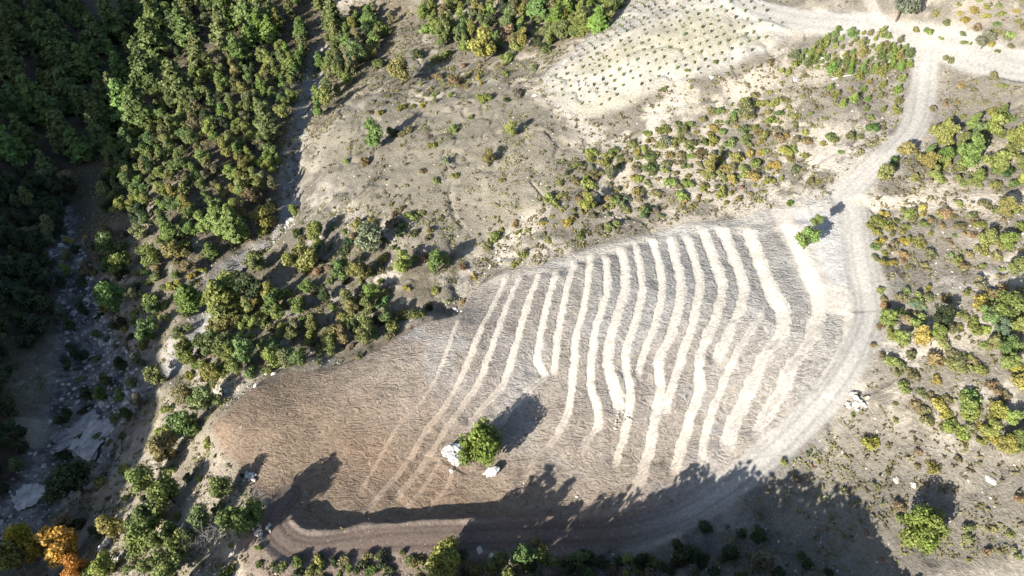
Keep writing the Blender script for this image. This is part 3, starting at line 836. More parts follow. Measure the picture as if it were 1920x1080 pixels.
def place(px, py, r, code, kind=None, label=None, ground_px=None):
    """plant with its crown centre seen at px,py and a crown radius of r pixels"""
    kind = kind or ('tree' if r >= 16 else 'shrub')
    R0 = r * 105.0 / FPX
    hc = {'tree': 1.15, 'tall': 1.5, 'shrub': .5, 'low': .3, 'round': 1.45}[kind] * R0
    P = unproject(px, py, hc)[0]
    z = float(height(P[0], P[1])[0])
    R = r * depth_at(P[0], P[1], z) / FPX * ((1.38 if px < 1000 else 1.12) if r >= 15 and kind in ('tree', 'tall') else (1.10 if px > 1000 else 1.2))
    where = region(px, py)
    if kind in ('tree', 'tall', 'round'):
        tall = kind == 'tall'
        nm = 'dark_tree' if code == 'd' else ('broadleaf_tree' if R > 2.3 else ('upright_tree' if tall else 'scrub_tree'))  # scrub trees set apart only by their dark leaf colour
        what = 'upright tree' if tall else 'broadleaf tree'
        lab = label or wordy(code, what, 'big' if R > 2.0 else 'young', where)
        crown = ROUND if kind == 'round' else rnd.choice(TALL if tall else BROAD)
        return put_tree(P[0], P[1], z, R * (1.04 if kind == 'round' else 1), code, crown, rnd.choice(T_BROAD), nm, lab, 'tree', None if label else 'trees growing ' + where , 1.2 if kind == 'round' else rnd.uniform(.98, 1.25))
    low = kind == 'low'
    nm = {'g': 'green', 'd': 'dark', 'o': 'olive', 'y': 'yellowish', 'Y': 'yellow', 'r': 'rusty', 'p': 'grey', 'G': 'green', 'YY': 'yellow', 'OY': 'yellow', 'n': 'green'}[code] + '_shrub'
    lab = label or wordy(code, 'low shrub' if low else 'shrub', size_word(R), where)
    return put_shrub(P[0], P[1], z, R, code, rnd.choice(LOWSHRUB if low else SHRUB), nm, lab, 'shrub', None if label else 'shrubs growing ' + where)

# ---- plants read off the photograph one by one: crown centre, radius, colour
SINGLE = [
 (896,831,35,'G','round','rounded bright green tree alone in the field beside the white rock'),
 (1482,378,9,'G',None,'bright green bush at the top corner of the terraced field'),
 (915,299,12,'y','tree','lone yellow-green tree in the middle of the dry grey meadow'),
 (961,250,12,'Y','tree','yellow bush tree near the upper right end of the dry meadow'),
 (702,263,18,'g','tall','tallest green tree on the left part of the dry meadow'),
 (1748,987,37,'G','round','flat-topped bright green tree with a dark shadow on the bare lower right slope'),
 (1635,825,19,'Y','shrub','wide yellow bush alone on the bare slope right of the track'),
 (1692,12,27,'p','tree','big grey-green tree standing just above the upper road'),
 (1697,283,15,'r','tree','pinkish rust tree on the inside of the track bend'),
 (1573,52,8,'g',None,'dark green bush alone beside the upper road'),
 (1813,290,28,'g','tall','tallest green tree in the middle of the copse'),
 (457,980,30,'g','tree','big green tree just left of the hairpin of the track'),
 (830,1060,27,'Y','tree','yellowish round tree under the middle of the lower track'),
 (1427,1050,30,'p','tall','tall grey-green tree half in shade at the bottom edge'),
 (117,1030,32,'OY','tree','orange-yellow autumn tree in the bottom corner by the stream'),
 (50,1013,25,'YY','tall','golden yellow tall tree beside the orange autumn tree'),
 (140,907,30,'d','tree','dark green tree at the edge of the shaded stream bed'),
]
MANY = """753,147,20,y 708,120,15,g 722,63,13,y 670,110,18,g 783,103,12,d 815,113,13,g 837,103,11,y 837,63,17,g 807,60,14,y 862,67,13,p 907,100,22,y 950,110,15,g 970,90,13,y 1023,93,14,g 1053,63,17,g
735,250,13,d 683,300,13,o 753,203,9,y 773,197,7,y 792,197,8,Y 817,193,8,o 843,182,7,y 907,187,12,y 853,157,14,o 870,163,9,o 820,140,11,r 950,187,7,d 973,173,14,p 882,218,7,y 853,240,12,y 811,280,10,y 767,247,10,o 755,255,8,r 843,243,5,r 807,253,5,r 885,260,4,r 847,265,5,o 753,273,6,o 720,310,5,o 837,307,8,o 793,323,9,r 818,343,8,y 835,323,5,o 852,335,7,y 763,347,6,o 703,337,6,o 943,337,6,y 1020,285,4,g 1067,268,5,o 1007,202,4,o 648,300,8,y
1107,283,13,y 1117,285,8,Y 1083,307,10,y 1067,323,7,d 1103,340,13,y 1245,173,7,g 1247,263,15,p 1003,125,9,o
1467,155,4,n 1363,230,7,g 1290,133,6,g 1342,117,5,g 1372,127,6,o 1443,118,8,o 1473,135,10,y 1493,117,12,y 1510,140,7,o 1557,262,13,g 1493,267,11,o 1485,283,9,y 1512,272,8,r 1600,260,13,o 1573,290,6,g 1540,273,8,y 1397,320,13,y 1328,327,12,y 1327,302,6,g 1353,327,10,o 1407,285,10,Y 1335,267,9,Y 1422,250,10,r 1393,210,16,o 1527,338,11,o 1470,187,10,o 1535,197,9,o 1683,202,10,y 1520,215,5,n 1633,222,7,y 1635,243,11,g 1547,228,4,n
1767,253,22,y 1773,290,17,g 1740,303,18,y 1870,233,20,y 1907,267,20,y 1867,307,22,y 1862,205,14,y 1897,217,12,g 1657,327,17,o 1677,303,12,g 1827,347,12,y 1763,340,13,y 1803,343,14,y 1867,350,14,y 1727,283,9,o 1905,345,13,g 1840,250,16,g 1715,335,11,o 1890,325,14,d 1780,110,11,o 1803,158,11,r 1827,167,9,o 1863,143,10,o 1880,163,10,o 1777,190,7,r 1797,188,7,r 1748,202,9,r 1810,213,6,y 1850,73,16,p 1890,72,7,o 1872,95,5,g 1822,80,5,y 1737,55,7,o 1717,53,8,o
1653,410,15,y 1673,423,12,y 1633,420,9,y 1710,397,14,y 1733,398,9,Y 1747,410,10,r 1695,428,9,y 1777,400,15,r 1747,435,6,y 1642,460,11,g 1677,457,15,o 1713,445,10,y 1730,453,11,Y 1677,487,9,Y 1697,483,8,r 1643,483,9,o 1750,475,14,o 1800,483,12,y 1792,440,5,g 1812,437,8,r 1827,415,11,o 1883,393,18,y 1907,390,9,Y 1853,447,18,y 1893,450,17,y 1870,477,12,r 1843,467,13,y 1910,500,16,y 1910,430,13,y
1667,593,18,y 1663,573,13,r 1653,610,10,r 1703,607,13,r 1723,573,15,p 1693,560,12,r 1763,597,20,d 1777,590,11,y 1743,557,12,o 1773,560,10,r 1693,633,16,y 1727,633,18,Y 1757,630,16,y 1793,620,9,Y 1847,620,13,Y 1823,607,10,y 1855,563,12,y 1890,580,26,g 1853,593,18,g 1877,613,18,p 1907,607,16,y 1907,550,9,Y 1890,647,22,g 1860,647,16,o 1893,677,20,y 1913,653,14,g 1638,647,7,r 1780,667,13,o 1653,670,10,r 1690,690,15,o 1800,680,15,o 1827,683,10,r 1748,687,5,g
1697,723,15,y 1728,740,11,o 1723,763,15,r 1760,760,15,Y 1773,753,11,r 1810,763,18,y 1783,787,14,y 1737,790,13,o 1763,805,6,g 1860,730,15,r 1870,775,17,Y 1900,782,16,y 1820,807,14,o 1857,807,17,y 1843,827,12,y 1887,833,18,Y 1907,820,17,g 1910,843,14,y 1883,745,13,r
1680,757,6,y 1600,777,6,g 1680,787,7,y 1568,826,5,y 1470,865,8,y 1518,848,7,o 1720,850,10,r 1745,880,15,y 1792,863,10,o 1768,862,5,o 1717,877,8,r 1645,910,9,o 1685,950,14,r 1687,975,14,y 1813,993,14,o 1813,1012,12,o 1855,993,10,r 1893,1002,11,y 1848,1037,11,r 1902,1042,10,o 1862,937,5,r 1910,940,12,r 1607,940,8,o 1497,900,7,r 1528,873,5,r
1423,1003,16,d 1390,997,13,d 1323,987,13,d 1293,1040,20,d 1370,1040,18,d 1513,1050,15,d 1553,1073,9,d 1010,1030,15,y 980,1053,18,g 890,1070,13,y 920,1070,13,y 870,1050,13,d 787,1060,13,o 693,1053,11,o 650,1063,14,o 730,1075,10,y 713,1053,8,o 757,1048,8,o 1273,1033,20,d 1203,1053,16,d 1093,1043,10,d 1130,1055,14,d 1070,1073,14,d 1160,1050,12,d 605,1068,13,y 567,1067,12,g 540,1072,10,y 493,1070,10,g 493,1040,8,y 433,1022,7,y 423,1070,14,g 1460,1075,15,d 1340,1075,14,d
230,877,12,Y 273,900,22,g 313,927,25,g 187,903,13,y 308,850,22,o 347,797,22,g 380,750,21,g 310,820,18,y 347,747,16,o 317,770,13,y 313,883,13,y 353,893,11,o 387,830,12,y 412,920,18,g 408,950,15,g 377,973,19,g 207,990,19,y 273,973,25,g 267,1010,26,g 307,1010,20,g 337,1030,22,g 297,1063,26,g 353,1000,13,d 233,933,8,y 245,1042,9,o 20,1057,24,Y 73,1037,16,YY 140,1067,18,OY 123,987,16,r 143,983,14,d 193,1063,20,y 163,1070,15,g 180,997,14,d
397,650,22,g 423,663,18,g 353,667,18,y 463,670,20,g 513,673,17,y 517,573,20,g 433,560,26,y 473,553,20,d 567,493,24,y 593,440,16,y 293,707,16,g 400,703,17,Y 377,687,14,g 277,623,17,g 267,643,12,y 227,607,13,Y 340,620,15,g 217,573,20,g 197,577,14,y 213,470,21,g 237,503,17,y 283,490,18,g 333,483,17,y 297,523,15,o 263,513,12,y 197,530,9,o 163,503,14,o 163,452,8,OY 133,457,11,Y 80,477,7,y 73,513,15,o 153,560,10,p 283,563,15,y 252,587,10,y 310,593,11,Y 307,573,11,g 327,540,11,Y 362,520,9,Y 380,507,9,y 345,457,12,y 500,407,19,Y 493,427,14,y 477,467,15,g 480,497,16,y 553,393,14,g
697,457,22,p 650,457,14,d 677,520,16,y 643,513,16,g 667,423,13,Y 693,410,8,Y 737,420,14,r 773,407,12,y 793,400,6,g 750,392,8,r 732,382,6,y 807,435,9,y 750,440,11,o 757,500,18,y 780,487,8,y 713,500,13,o 820,500,16,y 837,493,10,y 867,500,9,r 888,507,9,Y 927,440,13,y 913,457,11,o 940,425,6,Y 937,413,6,o 965,410,8,r 973,420,7,y 982,473,11,g 967,492,9,y 1090,437,13,g 1147,427,14,y 1130,430,10,o 1213,393,15,g 1240,403,7,y 1063,417,13,Y 1027,450,8,y 1020,435,6,g 992,425,7,y 1017,410,6,p 1100,383,17,y 1030,370,14,y 1043,383,9,y 1167,383,13,o 1143,383,9,y
867,557,10,r 840,562,5,n 815,545,9,y 803,570,9,d 763,542,7,Y 720,552,9,y 737,587,15,g 787,590,13,g 763,590,12,g 707,590,15,d 677,607,18,y 677,560,13,o 733,630,11,o 690,553,10,o 653,593,14,g 657,647,8,r 673,667,9,o"""
PINES = [ # tip, foot
 (18,8,48,98),(72,30,118,124),(128,6,152,58),(148,78,172,150),(238,68,292,178),(258,30,300,120),(298,108,348,192),(334,2,362,92),(310,15,345,90),(384,10,428,100),(480,38,492,76),(205,146,250,232),(236,158,272,238),
 (178,190,205,240),(40,138,98,240),(82,205,138,290),(0,228,40,312),(412,-10,430,60),(600,-5,628,62),(450,-20,470,50),(520,92,531,128),(556,62,568,96),(588,95,600,124),(605,112,618,140),(622,112,632,140),(488,192,508,258),
 (394,374,420,436),(424,380,448,450),(300,408,325,450),(338,535,360,574),(398,523,428,590),(0,60,30,160),(55,-10,85,60),(200,-10,230,80),(275,-10,300,70),(1033,6,1040,56),(1057,-8,1062,40),(1083,14,1087,62),(1117,10,1119,55),(1100,-6,1103,38),
 (1000,-12,1008,40),(225,240,246,280),(385,455,400,482),(345,60,385,140),(420,60,450,120),(100,120,150,205),(10,150,60,235),(160,20,195,100),(640,60,655,105),(680,8,695,60),(540,100,552,140)]

for s in SINGLE: place(*s)
for tok in MANY.split():
    a = tok.split(',')
    place(float(a[0]), float(a[1]), float(a[2]), a[3], 'low' if (float(a[2]) <= 6 and a[3] in 'or') else None)

# the two-tiered tree on the platform: a broad crown and a smaller one above it
P = unproject(1512, 452, 2.2)[0]; z = float(height(P[0], P[1])[0])
t = empty('broadleaf_tree', P[0], P[1], z)
tag(t, 'two-tiered green tree with a long shadow on the grey platform above the terraces', 'tree')
link('trunk', trunk_mesh('tall_trunk', 641, 6.0, .13, 7, (.35, .9), .22), t)
for (dx, dy, dz, r) in ((0, 0, .30, 1.95), (.5, .4, 4.4, 1.05)):
    c = link('crown', BROAD[2], t); c.location = (dx, dy, dz); c.scale = (r, r, r * 1.15); c.color = jitter(PAL['g'])

def put_pine(px0, py0, px1, py1, code='k', label=None, young=False):
    P = unproject(px1, py1)[0]; z = float(height(P[0], P[1])[0])
    best, hb_ = 1e9, 1
    for h in np.arange(.8, 24, .2):
        q = project((P[0], P[1], z + h)); e = abs(q[1] - py0)
        if e < best: best, hb_ = e, h
    h = hb_
    where = region(px1, py1)
    if young:
        lab = f'bright green young pine {where}' if code == 'n' else f'young {CNAME[code]} pine {where}'
        o = link('young_pine', rnd.choice(YPINE)); o.location = (P[0], P[1], z - .05 * h); o.scale = (h, h, h)
        o.rotation_euler = (0, 0, rnd.uniform(0, 6.28)); o.color = jitter(PAL[code])
        tag(o, lab, 'young pine', 'pines growing ' + where)
        return
    lab = label or (f'tall green pine {where}' if h > 9 else f'slender green pine {where}')
    w = rnd.uniform(.9, 1.25) * (1.0 if h > 8 else 1.25)
    t = empty('pine_tree', P[0], P[1], z)
    t.rotation_euler = (rnd.uniform(-.05, .05), rnd.uniform(-.05, .05), rnd.uniform(0, 6.28)); t.scale = (h * w, h * w, h)
    tag(t, lab, 'pine tree', None if label else 'pines growing ' + where)
    link('trunk', rnd.choice(T_PINE), t)
    c = link('crown', rnd.choice(PINE), t); c.color = jitter(PAL[code], .12)
for i, p in enumerate(PINES):
    put_pine(*p, 'n' if p[1] > 350 or p[0] > 1000 else 'k')

# ---- thickets where the photograph shows one crown against the next
taken = []
def scatter(P, spacing, rr, codes, n, kind=None, avoid=1.0, seed=1):
    rg = random.Random(seed)
    xs_ = [p[0] for p in P]; ys_ = [p[1] for p in P]
    w = W(P); got = []
    x0, y0 = w.min(0); x1, y1 = w.max(0)
    cand = np.array([(rg.uniform(x0, x1), rg.uniform(y0, y1)) for _ in range(n * 14)])
    ins = poly_sd(cand[:, 0], cand[:, 1], w, 3) > 0
    for c in cand[ins]:
        if len(got) >= n: break
        if all((c[0] - g[0]) ** 2 + (c[1] - g[1]) ** 2 > spacing ** 2 for g in got): got.append(c)
    got = np.array(got)
    if not len(got): return
    gd, _ = line_dist(got[:, 0], got[:, 1], L_GULLY, 6)
    got = got[np.abs(gd) > 2.6]
    z = height(got[:, 0], got[:, 1])
    px, py = project(np.stack([got[:, 0], got[:, 1], z], -1))
    for k in range(len(got)):
        if not (-25 < px[k] < 1945 and -70 < py[k] < 1105): continue
        R = rg.uniform(*rr)
        plant_at(got[k][0], got[k][1], z[k], R, rg.choice(codes), px[k], py[k], kind)

def plant_at(x, y, z, R, code, px, py, kind=None):
    where = region(px, py)
    if kind == 'ypine':
        h = R
        lab = f'{CNAME[code]} young pine {where}'
        o = link('young_pine', rnd.choice(YPINE)); o.location = (x, y, z - .05 * h); o.scale = (h * rnd.uniform(.85, 1.35), h * rnd.uniform(.85, 1.35), h * rnd.uniform(.8, 1.15))
        o.rotation_euler = (0, 0, rnd.uniform(0, 6.28)); o.color = jitter(PAL[code])
        tag(o, lab, 'young pine', 'pines growing ' + where)
    elif kind == 'pine':
        h = R
        lab = f'tall green pine {where}' if h > 9 else f'slender green pine {where}'
        w = rnd.uniform(.9, 1.25)
        t = empty('pine_tree', x, y, z); t.scale = (h * w, h * w, h)
        t.rotation_euler = (rnd.uniform(-.05, .05), rnd.uniform(-.05, .05), rnd.uniform(0, 6.28))
        tag(t, lab, 'pine tree', 'pines growing ' + where)
        link('trunk', rnd.choice(T_PINE), t)
        c = link('crown', rnd.choice(PINE), t); c.color = jitter(PAL[code], .12)
    elif kind == 'tree' or (kind is None and R > 1.55):
        tall = rnd.random() < .42
        lab = wordy(code, 'upright tree' if tall else 'broadleaf tree', 'big' if R > 2.3 else 'young', where)
        put_tree(x, y, z, R, code, rnd.choice(TALL if tall else BROAD), rnd.choice(T_BROAD), 'dark_tree' if code == 'd' else ('upright_tree' if tall else ('broadleaf_tree' if R > 2.3 else 'scrub_tree')), lab, 'tree', 'trees growing ' + where, rnd.uniform(.85, 1.1))  # dark leaf colour alone sets this name, the trees are ordinary scrub
    else:
        low = kind == 'low'
        nm = {'g': 'green', 'd': 'dark', 'o': 'olive', 'y': 'yellowish', 'Y': 'yellow', 'r': 'rusty', 'p': 'grey', 'n': 'green'}[code] + '_shrub'
        lab = wordy(code, 'low shrub' if low else 'shrub', size_word(R), where)
        put_shrub(x, y, z, R, code, rnd.choice(LOWSHRUB if low else SHRUB), nm, lab, 'shrub', 'shrubs growing ' + where)

scatter([(215,280),(300,200),(420,120),(560,90),(590,170),(550,280),(540,380),(490,400),(400,460),(300,440),(215,430),(190,350)], 2.1, (1.25, 2.3), 'ggggnyyyyod', 275, 'tree', seed=11)
scatter([(200,440),(420,470),(480,560),(340,620),(240,600),(190,520)], 2.6, (1.0, 1.9), 'ggyyood', 42, seed=12)
scatter([(560,100),(640,40),(730,0),(740,60),(650,160),(600,240)], 2.5, (1.4, 2.4), 'ggyydo', 60, 'tree', seed=13)
scatter([(780,-20),(1190,-30),(1130,50),(1020,90),(930,110),(830,90),(790,40)], 2.6, (1.5, 2.6), 'ggyyydo', 95, 'tree', seed=14)
scatter([(380,600),(560,545),(700,560),(790,590),(700,640),(560,690),(430,720),(350,700)], 2.2, (1.0, 2.1), 'gggyyyod', 78, seed=15)
scatter([(560,440),(760,400),(840,490),(700,540),(570,530)], 2.4, (.7, 1.5), 'yyoogdr', 38, seed=16)
scatter([(1000,370),(1120,290),(1250,240),(1450,160),(1520,260),(1500,320),(1400,380),(1200,400),(1020,430)], 1.7, (.4, 1.15), 'yyyoooorgYp', 230, seed=17)
scatter([(1100,300),(1300,220),(1440,180),(1480,300),(1380,370),(1150,380)], 2.6, (.9, 1.6), 'yyyoogY', 70, seed=18)
scatter([(1480,110),(1560,66),(1700,72),(1710,130),(1650,140),(1560,140)], 1.0, (.8, 2.2), 'nnyygo', 140, 'ypine', seed=19)
scatter([(1550,140),(1700,130),(1690,215),(1560,210)], 1.9, (.9, 1.9), 'nnny', 40, 'ypine', seed=20)
scatter([(1730,40),(1800,0),(1930,-20),(1930,90),(1860,90),(1740,66)], 1.5, (.5, 1.2), 'yyYoog', 130, seed=21)
scatter([(1740,240),(1930,210),(1930,350),(1740,350)], 2.4, (.9, 1.6), 'yygggn', 40, 'tree', seed=22)
scatter([(1640,390),(1930,385),(1930,510),(1640,500)], 1.8, (.5, 1.1), 'yyyoorY', 60, seed=23)
scatter([(1650,545),(1930,540),(1930,700),(1670,700)], 2.0, (.6, 1.5), 'yyyyoorYg', 75, seed=24)
scatter([(1700,700),(1930,690),(1930,850),(1830,840),(1720,790)], 2.0, (.6, 1.5), 'yyyYoory', 60, seed=25)
scatter([(-30,330),(150,330),(110,440),(100,600),(30,700),(60,900),(-30,960)], 2.3, (1.5, 2.9), 'dddddo', 190, 'tree', seed=26)
scatter([(110,440),(190,470),(230,600),(290,720),(200,860),(100,900),(130,700)], 2.8, (.8, 1.9), 'dddogp', 75, seed=27)
scatter([(-20,100),(200,60),(260,200),(180,320),(-20,330)], 3.6, (7.0, 12.5), 'kkg', 34, 'pine', seed=28)
scatter([(420,-20),(620,-20),(590,80),(470,110)], 3.0, (5.0, 9.0), 'kkn', 24, 'pine', seed=29)
scatter([(150,150),(300,60),(420,60),(300,190),(210,280)], 2.8, (1.0, 2.0), 'dddg', 24, 'tree', seed=30)
scatter([(1440,900),(1640,830),(1930,880),(1930,1090),(1640,1090)], 3.2, (.25, .55), 'oorry', 60, 'low', seed=31)
scatter([(600,240),(880,170),(1060,250),(1040,380),(880,470),(620,340)], 3.0, (.2, .45), 'oory', 28, 'low', seed=32)
scatter([(560,1060),(1300,1040),(1400,1090),(500,1095)], 1.5, (.6, 1.4), 'ddggyo', 75, seed=33)
scatter([(180,880),(400,820),(480,900),(400,1090),(150,1090)], 3.0, (.3, .9), 'oyogd', 26, seed=34)
scatter([(1150,180),(1400,120),(1460,150),(1250,230)], 2.4, (.2, .5), 'ogoy', 40, 'low', seed=35)
scatter([(640,230),(780,150),(900,110),(980,140),(860,170),(720,215)], 2.4, (.5, 1.1), 'yoorY', 35, seed=36)

scatter([(-20,-45),(500,-45),(440,50),(200,70),(-20,70)], 2.6, (1.4, 2.8), 'dddgo', 45, 'tree', seed=41)
scatter([(-20,-45),(480,-45),(420,40),(-20,60)], 4.0, (6.0, 10.0), 'kkg', 40, 'pine', seed=42)
# ---- saplings in the orchard, planted in rows
A0 = W([(1085,170)])[0]; A1 = W([(1345,55)])[0]
B1 = W([(1120,195)])[0]
e1 = (A1 - A0) / np.linalg.norm(A1 - A0); e2 = np.array([-e1[1], e1[0]])
OP = W([(1020,150),(1090,85),(1195,0),(1250,-20),(1410,-10),(1470,45),(1420,95),(1330,135),(1240,160),(1150,200),(1100,205),(1055,185)])
sp = []
for i in range(-46, 84):
    for j in range(-34, 36):
        q = A0 + e1 * (i * 1.6) + e2 * (j * 2.05) + np.array([rnd.gauss(0, .13), rnd.gauss(0, .13)])
        sp.append(q)
sp = np.array(sp)
sp = sp[poly_sd(sp[:, 0], sp[:, 1], OP, 3) > 0]
sp = sp[np.random.default_rng(3).random(len(sp)) < .93]
sp = sp[np.argsort(sp[:, 1])]
sp_far = sp[295:]; sp = sp[:295]
sz = height(sp[:, 0], sp[:, 1])
for (x, y), z in zip(sp, sz):
    R = rnd.uniform(.22, .38)
    o = put_shrub(x, y, z, R, rnd.choice('dgggo'), rnd.choice(SAP), 'sapling', 'small dark sapling planted in rows on the pale orchard plot', 'sapling', 'saplings in the orchard rows')
    o.scale = (R, R, R * 1.3)

if len(sp_far):
    fz = height(sp_far[:, 0], sp_far[:, 1]); rgf = np.random.default_rng(77); K0 = 26; mf = len(sp_far)
    sc_ = np.repeat(rgf.uniform(.22, .38, mf), K0)
    Cf = np.repeat(np.stack([sp_far[:, 0], sp_far[:, 1], fz], -1), K0, 0) + rgf.normal(size=(mf * K0, 3)) * sc_[:, None] * np.array([.42, .42, .35]) + np.array([0, 0, 1.0]) * sc_[:, None]
    Nf = rgf.normal(size=(mf * K0, 3)) + np.array([0, 0, .5]); Nf /= np.linalg.norm(Nf, axis=1)[:, None]
    so = link('saplings', leaf_mesh('saplings', Cf, Nf, sc_ * .45, rgf.random(mf * K0), rgf)); so.color = (*PAL['g'], 1)
    tag(so, kind='stuff')

# ---- tall trees just below the picture, whose shadows reach the field
SHADE = [(1112,858,.85),(1060,905,.8),(1185,912,.8),(1252,896,.85),(1300,905,.8),(1345,868,.8),(1392,850,.8),(1452,836,.7),(1470,900,1.),(1540,905,1.),(1500,930,1.),(1620,930,1.),(1590,960,1.),(1420,905,1.),(1560,1000,1.),(1640,985,1.),(1230,945,.9),(1150,960,.9),(1370,960,1.),(1450,1000,1.),(660,842,.55),(1600,1060,1.),(1500,1060,1.),(1400,1060,1.),(1700,1060,1.),(1665,938,1.),(1700,1010,1.),(1760,1045,1.),(1800,1078,1.),(1625,908,.9),(1540,985,1.),(1460,955,1.),(1330,1000,1.)]
for px, py, wd in SHADE:
    T = unproject(px, py)[0]; zt = float(tps(T[0], T[1]))
    for d in np.arange(6, 70, 1.0):
        b = T - LDIR[:2] / math.cos(SUN_EL) * d
        top = zt + d * math.tan(SUN_EL); zb = float(tps(b[0], b[1]))
        q = project((b[0], b[1], top)); 
        if q[1] > 1110 + 60 * wd: break
    h = top - zb
    if h < 2.5: continue
    R = h / 2.25
    put_tree(b[0], b[1], zb, R * .78 * wd, rnd.choice('gdy'), rnd.choice(BROAD), rnd.choice(T_BROAD), 'broadleaf_tree', 'tall broadleaf tree downslope of the lower track, casting a long shadow across it', 'tree', 'tall trees shading the lower track', 1 / (.78 * wd))

# ================================================================== stones
def rock_mesh(name, seed, material, sub=2, rough=.28, squash=(1, .8, .6)):
    import bmesh
    bm = bmesh.new(); bmesh.ops.create_icosphere(bm, subdivisions=sub, radius=1.0)
    rg = np.random.default_rng(seed)
    cuts = [(lambda v: v / np.linalg.norm(v))(rg.normal(size=3)) for _ in range(9)]
    offs = rg.uniform(.55, .95, 9); off = rg.uniform(0, 50, 2)
    from mathutils import noise as mn
    for v in bm.verts:
        p = np.array(v.co)
        for c, o in zip(cuts, offs):
            d = p @ c
            if d > o: p = p - c * (d - o)
        q = Vector(p) * 1.0 + Vector((off[0], off[1], 3.1))
        k = 1 + rough * (.9 * mn.noise(q * 1.3) + .55 * mn.noise(q * 3.1) + .30 * mn.noise(q * 7.0))
        v.co = Vector(p * k * np.array(squash))
    me = bpy.data.meshes.new(name); bm.to_mesh(me); bm.free()
    me.materials.append(material)
    return me

def put_rock(px, py, rpx, mesh, name, label, cat, group=None, sink=.25, rot=None, parent=None):
    P = unproject(px, py)[0]; z = float(height(P[0], P[1])[0])
    R = rpx * depth_at(P[0], P[1], z) / FPX
    o = link(name, mesh)
    o.location = (P[0], P[1], z + R * (.35 - sink)); o.scale = (R, R, R)
    o.rotation_euler = (rnd.uniform(-.2, .2), rnd.uniform(-.2, .2), rnd.uniform(0, 6.28) if rot is None else rot)
    tag(o, label, cat, group)
    return o

BIG = rock_mesh('white_rock', 11, M_WHITE, 5, .5, (1, .74, .34))
put_rock(858, 853, 31, BIG, 'white_rock', 'big white limestone outcrop at the foot of the field tree', 'rock', sink=.15, rot=.1)
put_rock(923, 887, 15, rock_mesh('white_boulder', 21, M_WHITE, 4, .6, (1, .62, .7)), 'white_boulder', 'jagged white boulder with a dark shadow below the field tree', 'rock', sink=.05, rot=.5)
put_rock(848, 883, 6, rock_mesh('white_stone', 31, M_WHITE, 2), 'white_stone', 'small white stone below the big limestone outcrop', 'stone')
put_rock(1082, 931, 4, rock_mesh('white_stone', 32, M_PALESTONE, 2), 'white_stone', 'small pale stone lying in the shaded lower field', 'stone')
put_rock(1855, 902, 12, rock_mesh('pale_boulder', 33, M_PALESTONE, 3, .3, (1, .75, .4)), 'pale_boulder', 'flat pale boulder near the right edge on the bare slope', 'rock')
put_rock(1681, 901, 8, rock_mesh('pale_boulder', 34, M_PALESTONE, 3), 'pale_boulder', 'pale boulder beside the rusty bush on the bare slope', 'rock')
put_rock(1710, 913, 7, rock_mesh('pale_boulder', 35, M_PALESTONE, 3), 'pale_boulder', 'low pale boulder between the bushes on the bare slope', 'rock')
put_rock(1542, 108, 7, rock_mesh('pale_boulder', 36, M_PALESTONE, 3), 'pale_boulder', 'pale pinkish boulder on the knoll beside the young pines', 'rock')
put_rock(1491, 148, 7, rock_mesh('pale_boulder', 37, M_WHITE, 3), 'pale_boulder', 'whitish boulder at the left rim of the grey knoll', 'rock')
put_rock(1333, 148, 6, rock_mesh('white_boulder', 38, M_WHITE, 3), 'white_boulder', 'white boulder casting a shadow beneath the orchard', 'rock')
put_rock(1002, 178, 6, rock_mesh('pale_boulder', 39, M_PALESTONE, 3), 'pale_boulder', 'pale boulder at the left tip of the orchard', 'rock')
put_rock(540, 404, 9, rock_mesh('white_boulder', 40, M_WHITE, 3), 'white_boulder', 'white boulder on the gully edge above the spur', 'rock')
put_rock(480, 722, 6, rock_mesh('white_boulder', 41, M_WHITE, 3), 'white_boulder', 'white boulder on the left rim of the field', 'rock')
put_rock(900, 1045, 8, rock_mesh('white_boulder', 42, M_WHITE, 3), 'white_boulder', 'white boulder below the lower track between bushes', 'rock')
put_rock(922, 1055, 6, rock_mesh('white_boulder', 43, M_WHITE, 3), 'white_boulder', 'smaller white stone right of the boulder below the lower track', 'rock')
SL = rock_mesh('rock_slab', 51, plain_material('shaded_slab', (.40, .39, .38), var=.7, scale=2.6, bump=.6), 5, .95, (1, .72, .20))
put_rock(136, 822, 58, SL, 'rock_slab', 'broad pale rock slab in the shaded stream bed', 'rock', sink=.32, rot=.35)
put_rock(40, 935, 40, rock_mesh('rock_slab', 52, M_STONE, 5, .95, (1, .5, .18)), 'rock_slab', 'long grey rock ledge at the foot of the stream bed', 'rock', sink=.3, rot=.5)
# heap of stones beside the track
def pile(px, py, n, spread, rr, label, name='rock_pile', material=None, seed=3):
    P = unproject(px, py)[0]; z = float(height(P[0], P[1])[0])
    t = empty(name, P[0], P[1], z); tag(t, label, 'rock pile')
    rg = random.Random(seed)
    for i in range(n):
        a = rg.uniform(0, 6.28); d = spread * math.sqrt(rg.random()) 
        x, y = math.cos(a) * d, math.sin(a) * d
        r = rg.uniform(*rr)
        o = link('stone', ROCKS_P[i % len(ROCKS_P)], t)
        o.location = (x, y, float(height(P[0] + x, P[1] + y)[0]) - z + r * .3 + (.35 * (1 - d / spread)))
        o.scale = (r, r, r); o.rotation_euler = (rg.uniform(-.4, .4), rg.uniform(-.4, .4), rg.uniform(0, 6.28))
ROCKS_W = [rock_mesh('white_rock', 60 + i, M_WHITE, 2) for i in range(3)]
ROCKS_P = [rock_mesh('pale_rock', 70 + i, M_PALESTONE, 2) for i in range(3)] + ROCKS_W
ROCKS_G = [rock_mesh('grey_rock', 80 + i, M_STONE, 2, .3, (1, .8, .5)) for i in range(5)]
pile(1607, 751, 14, 1.2, (.25, .55), 'heap of white stones on the slope right of the track')
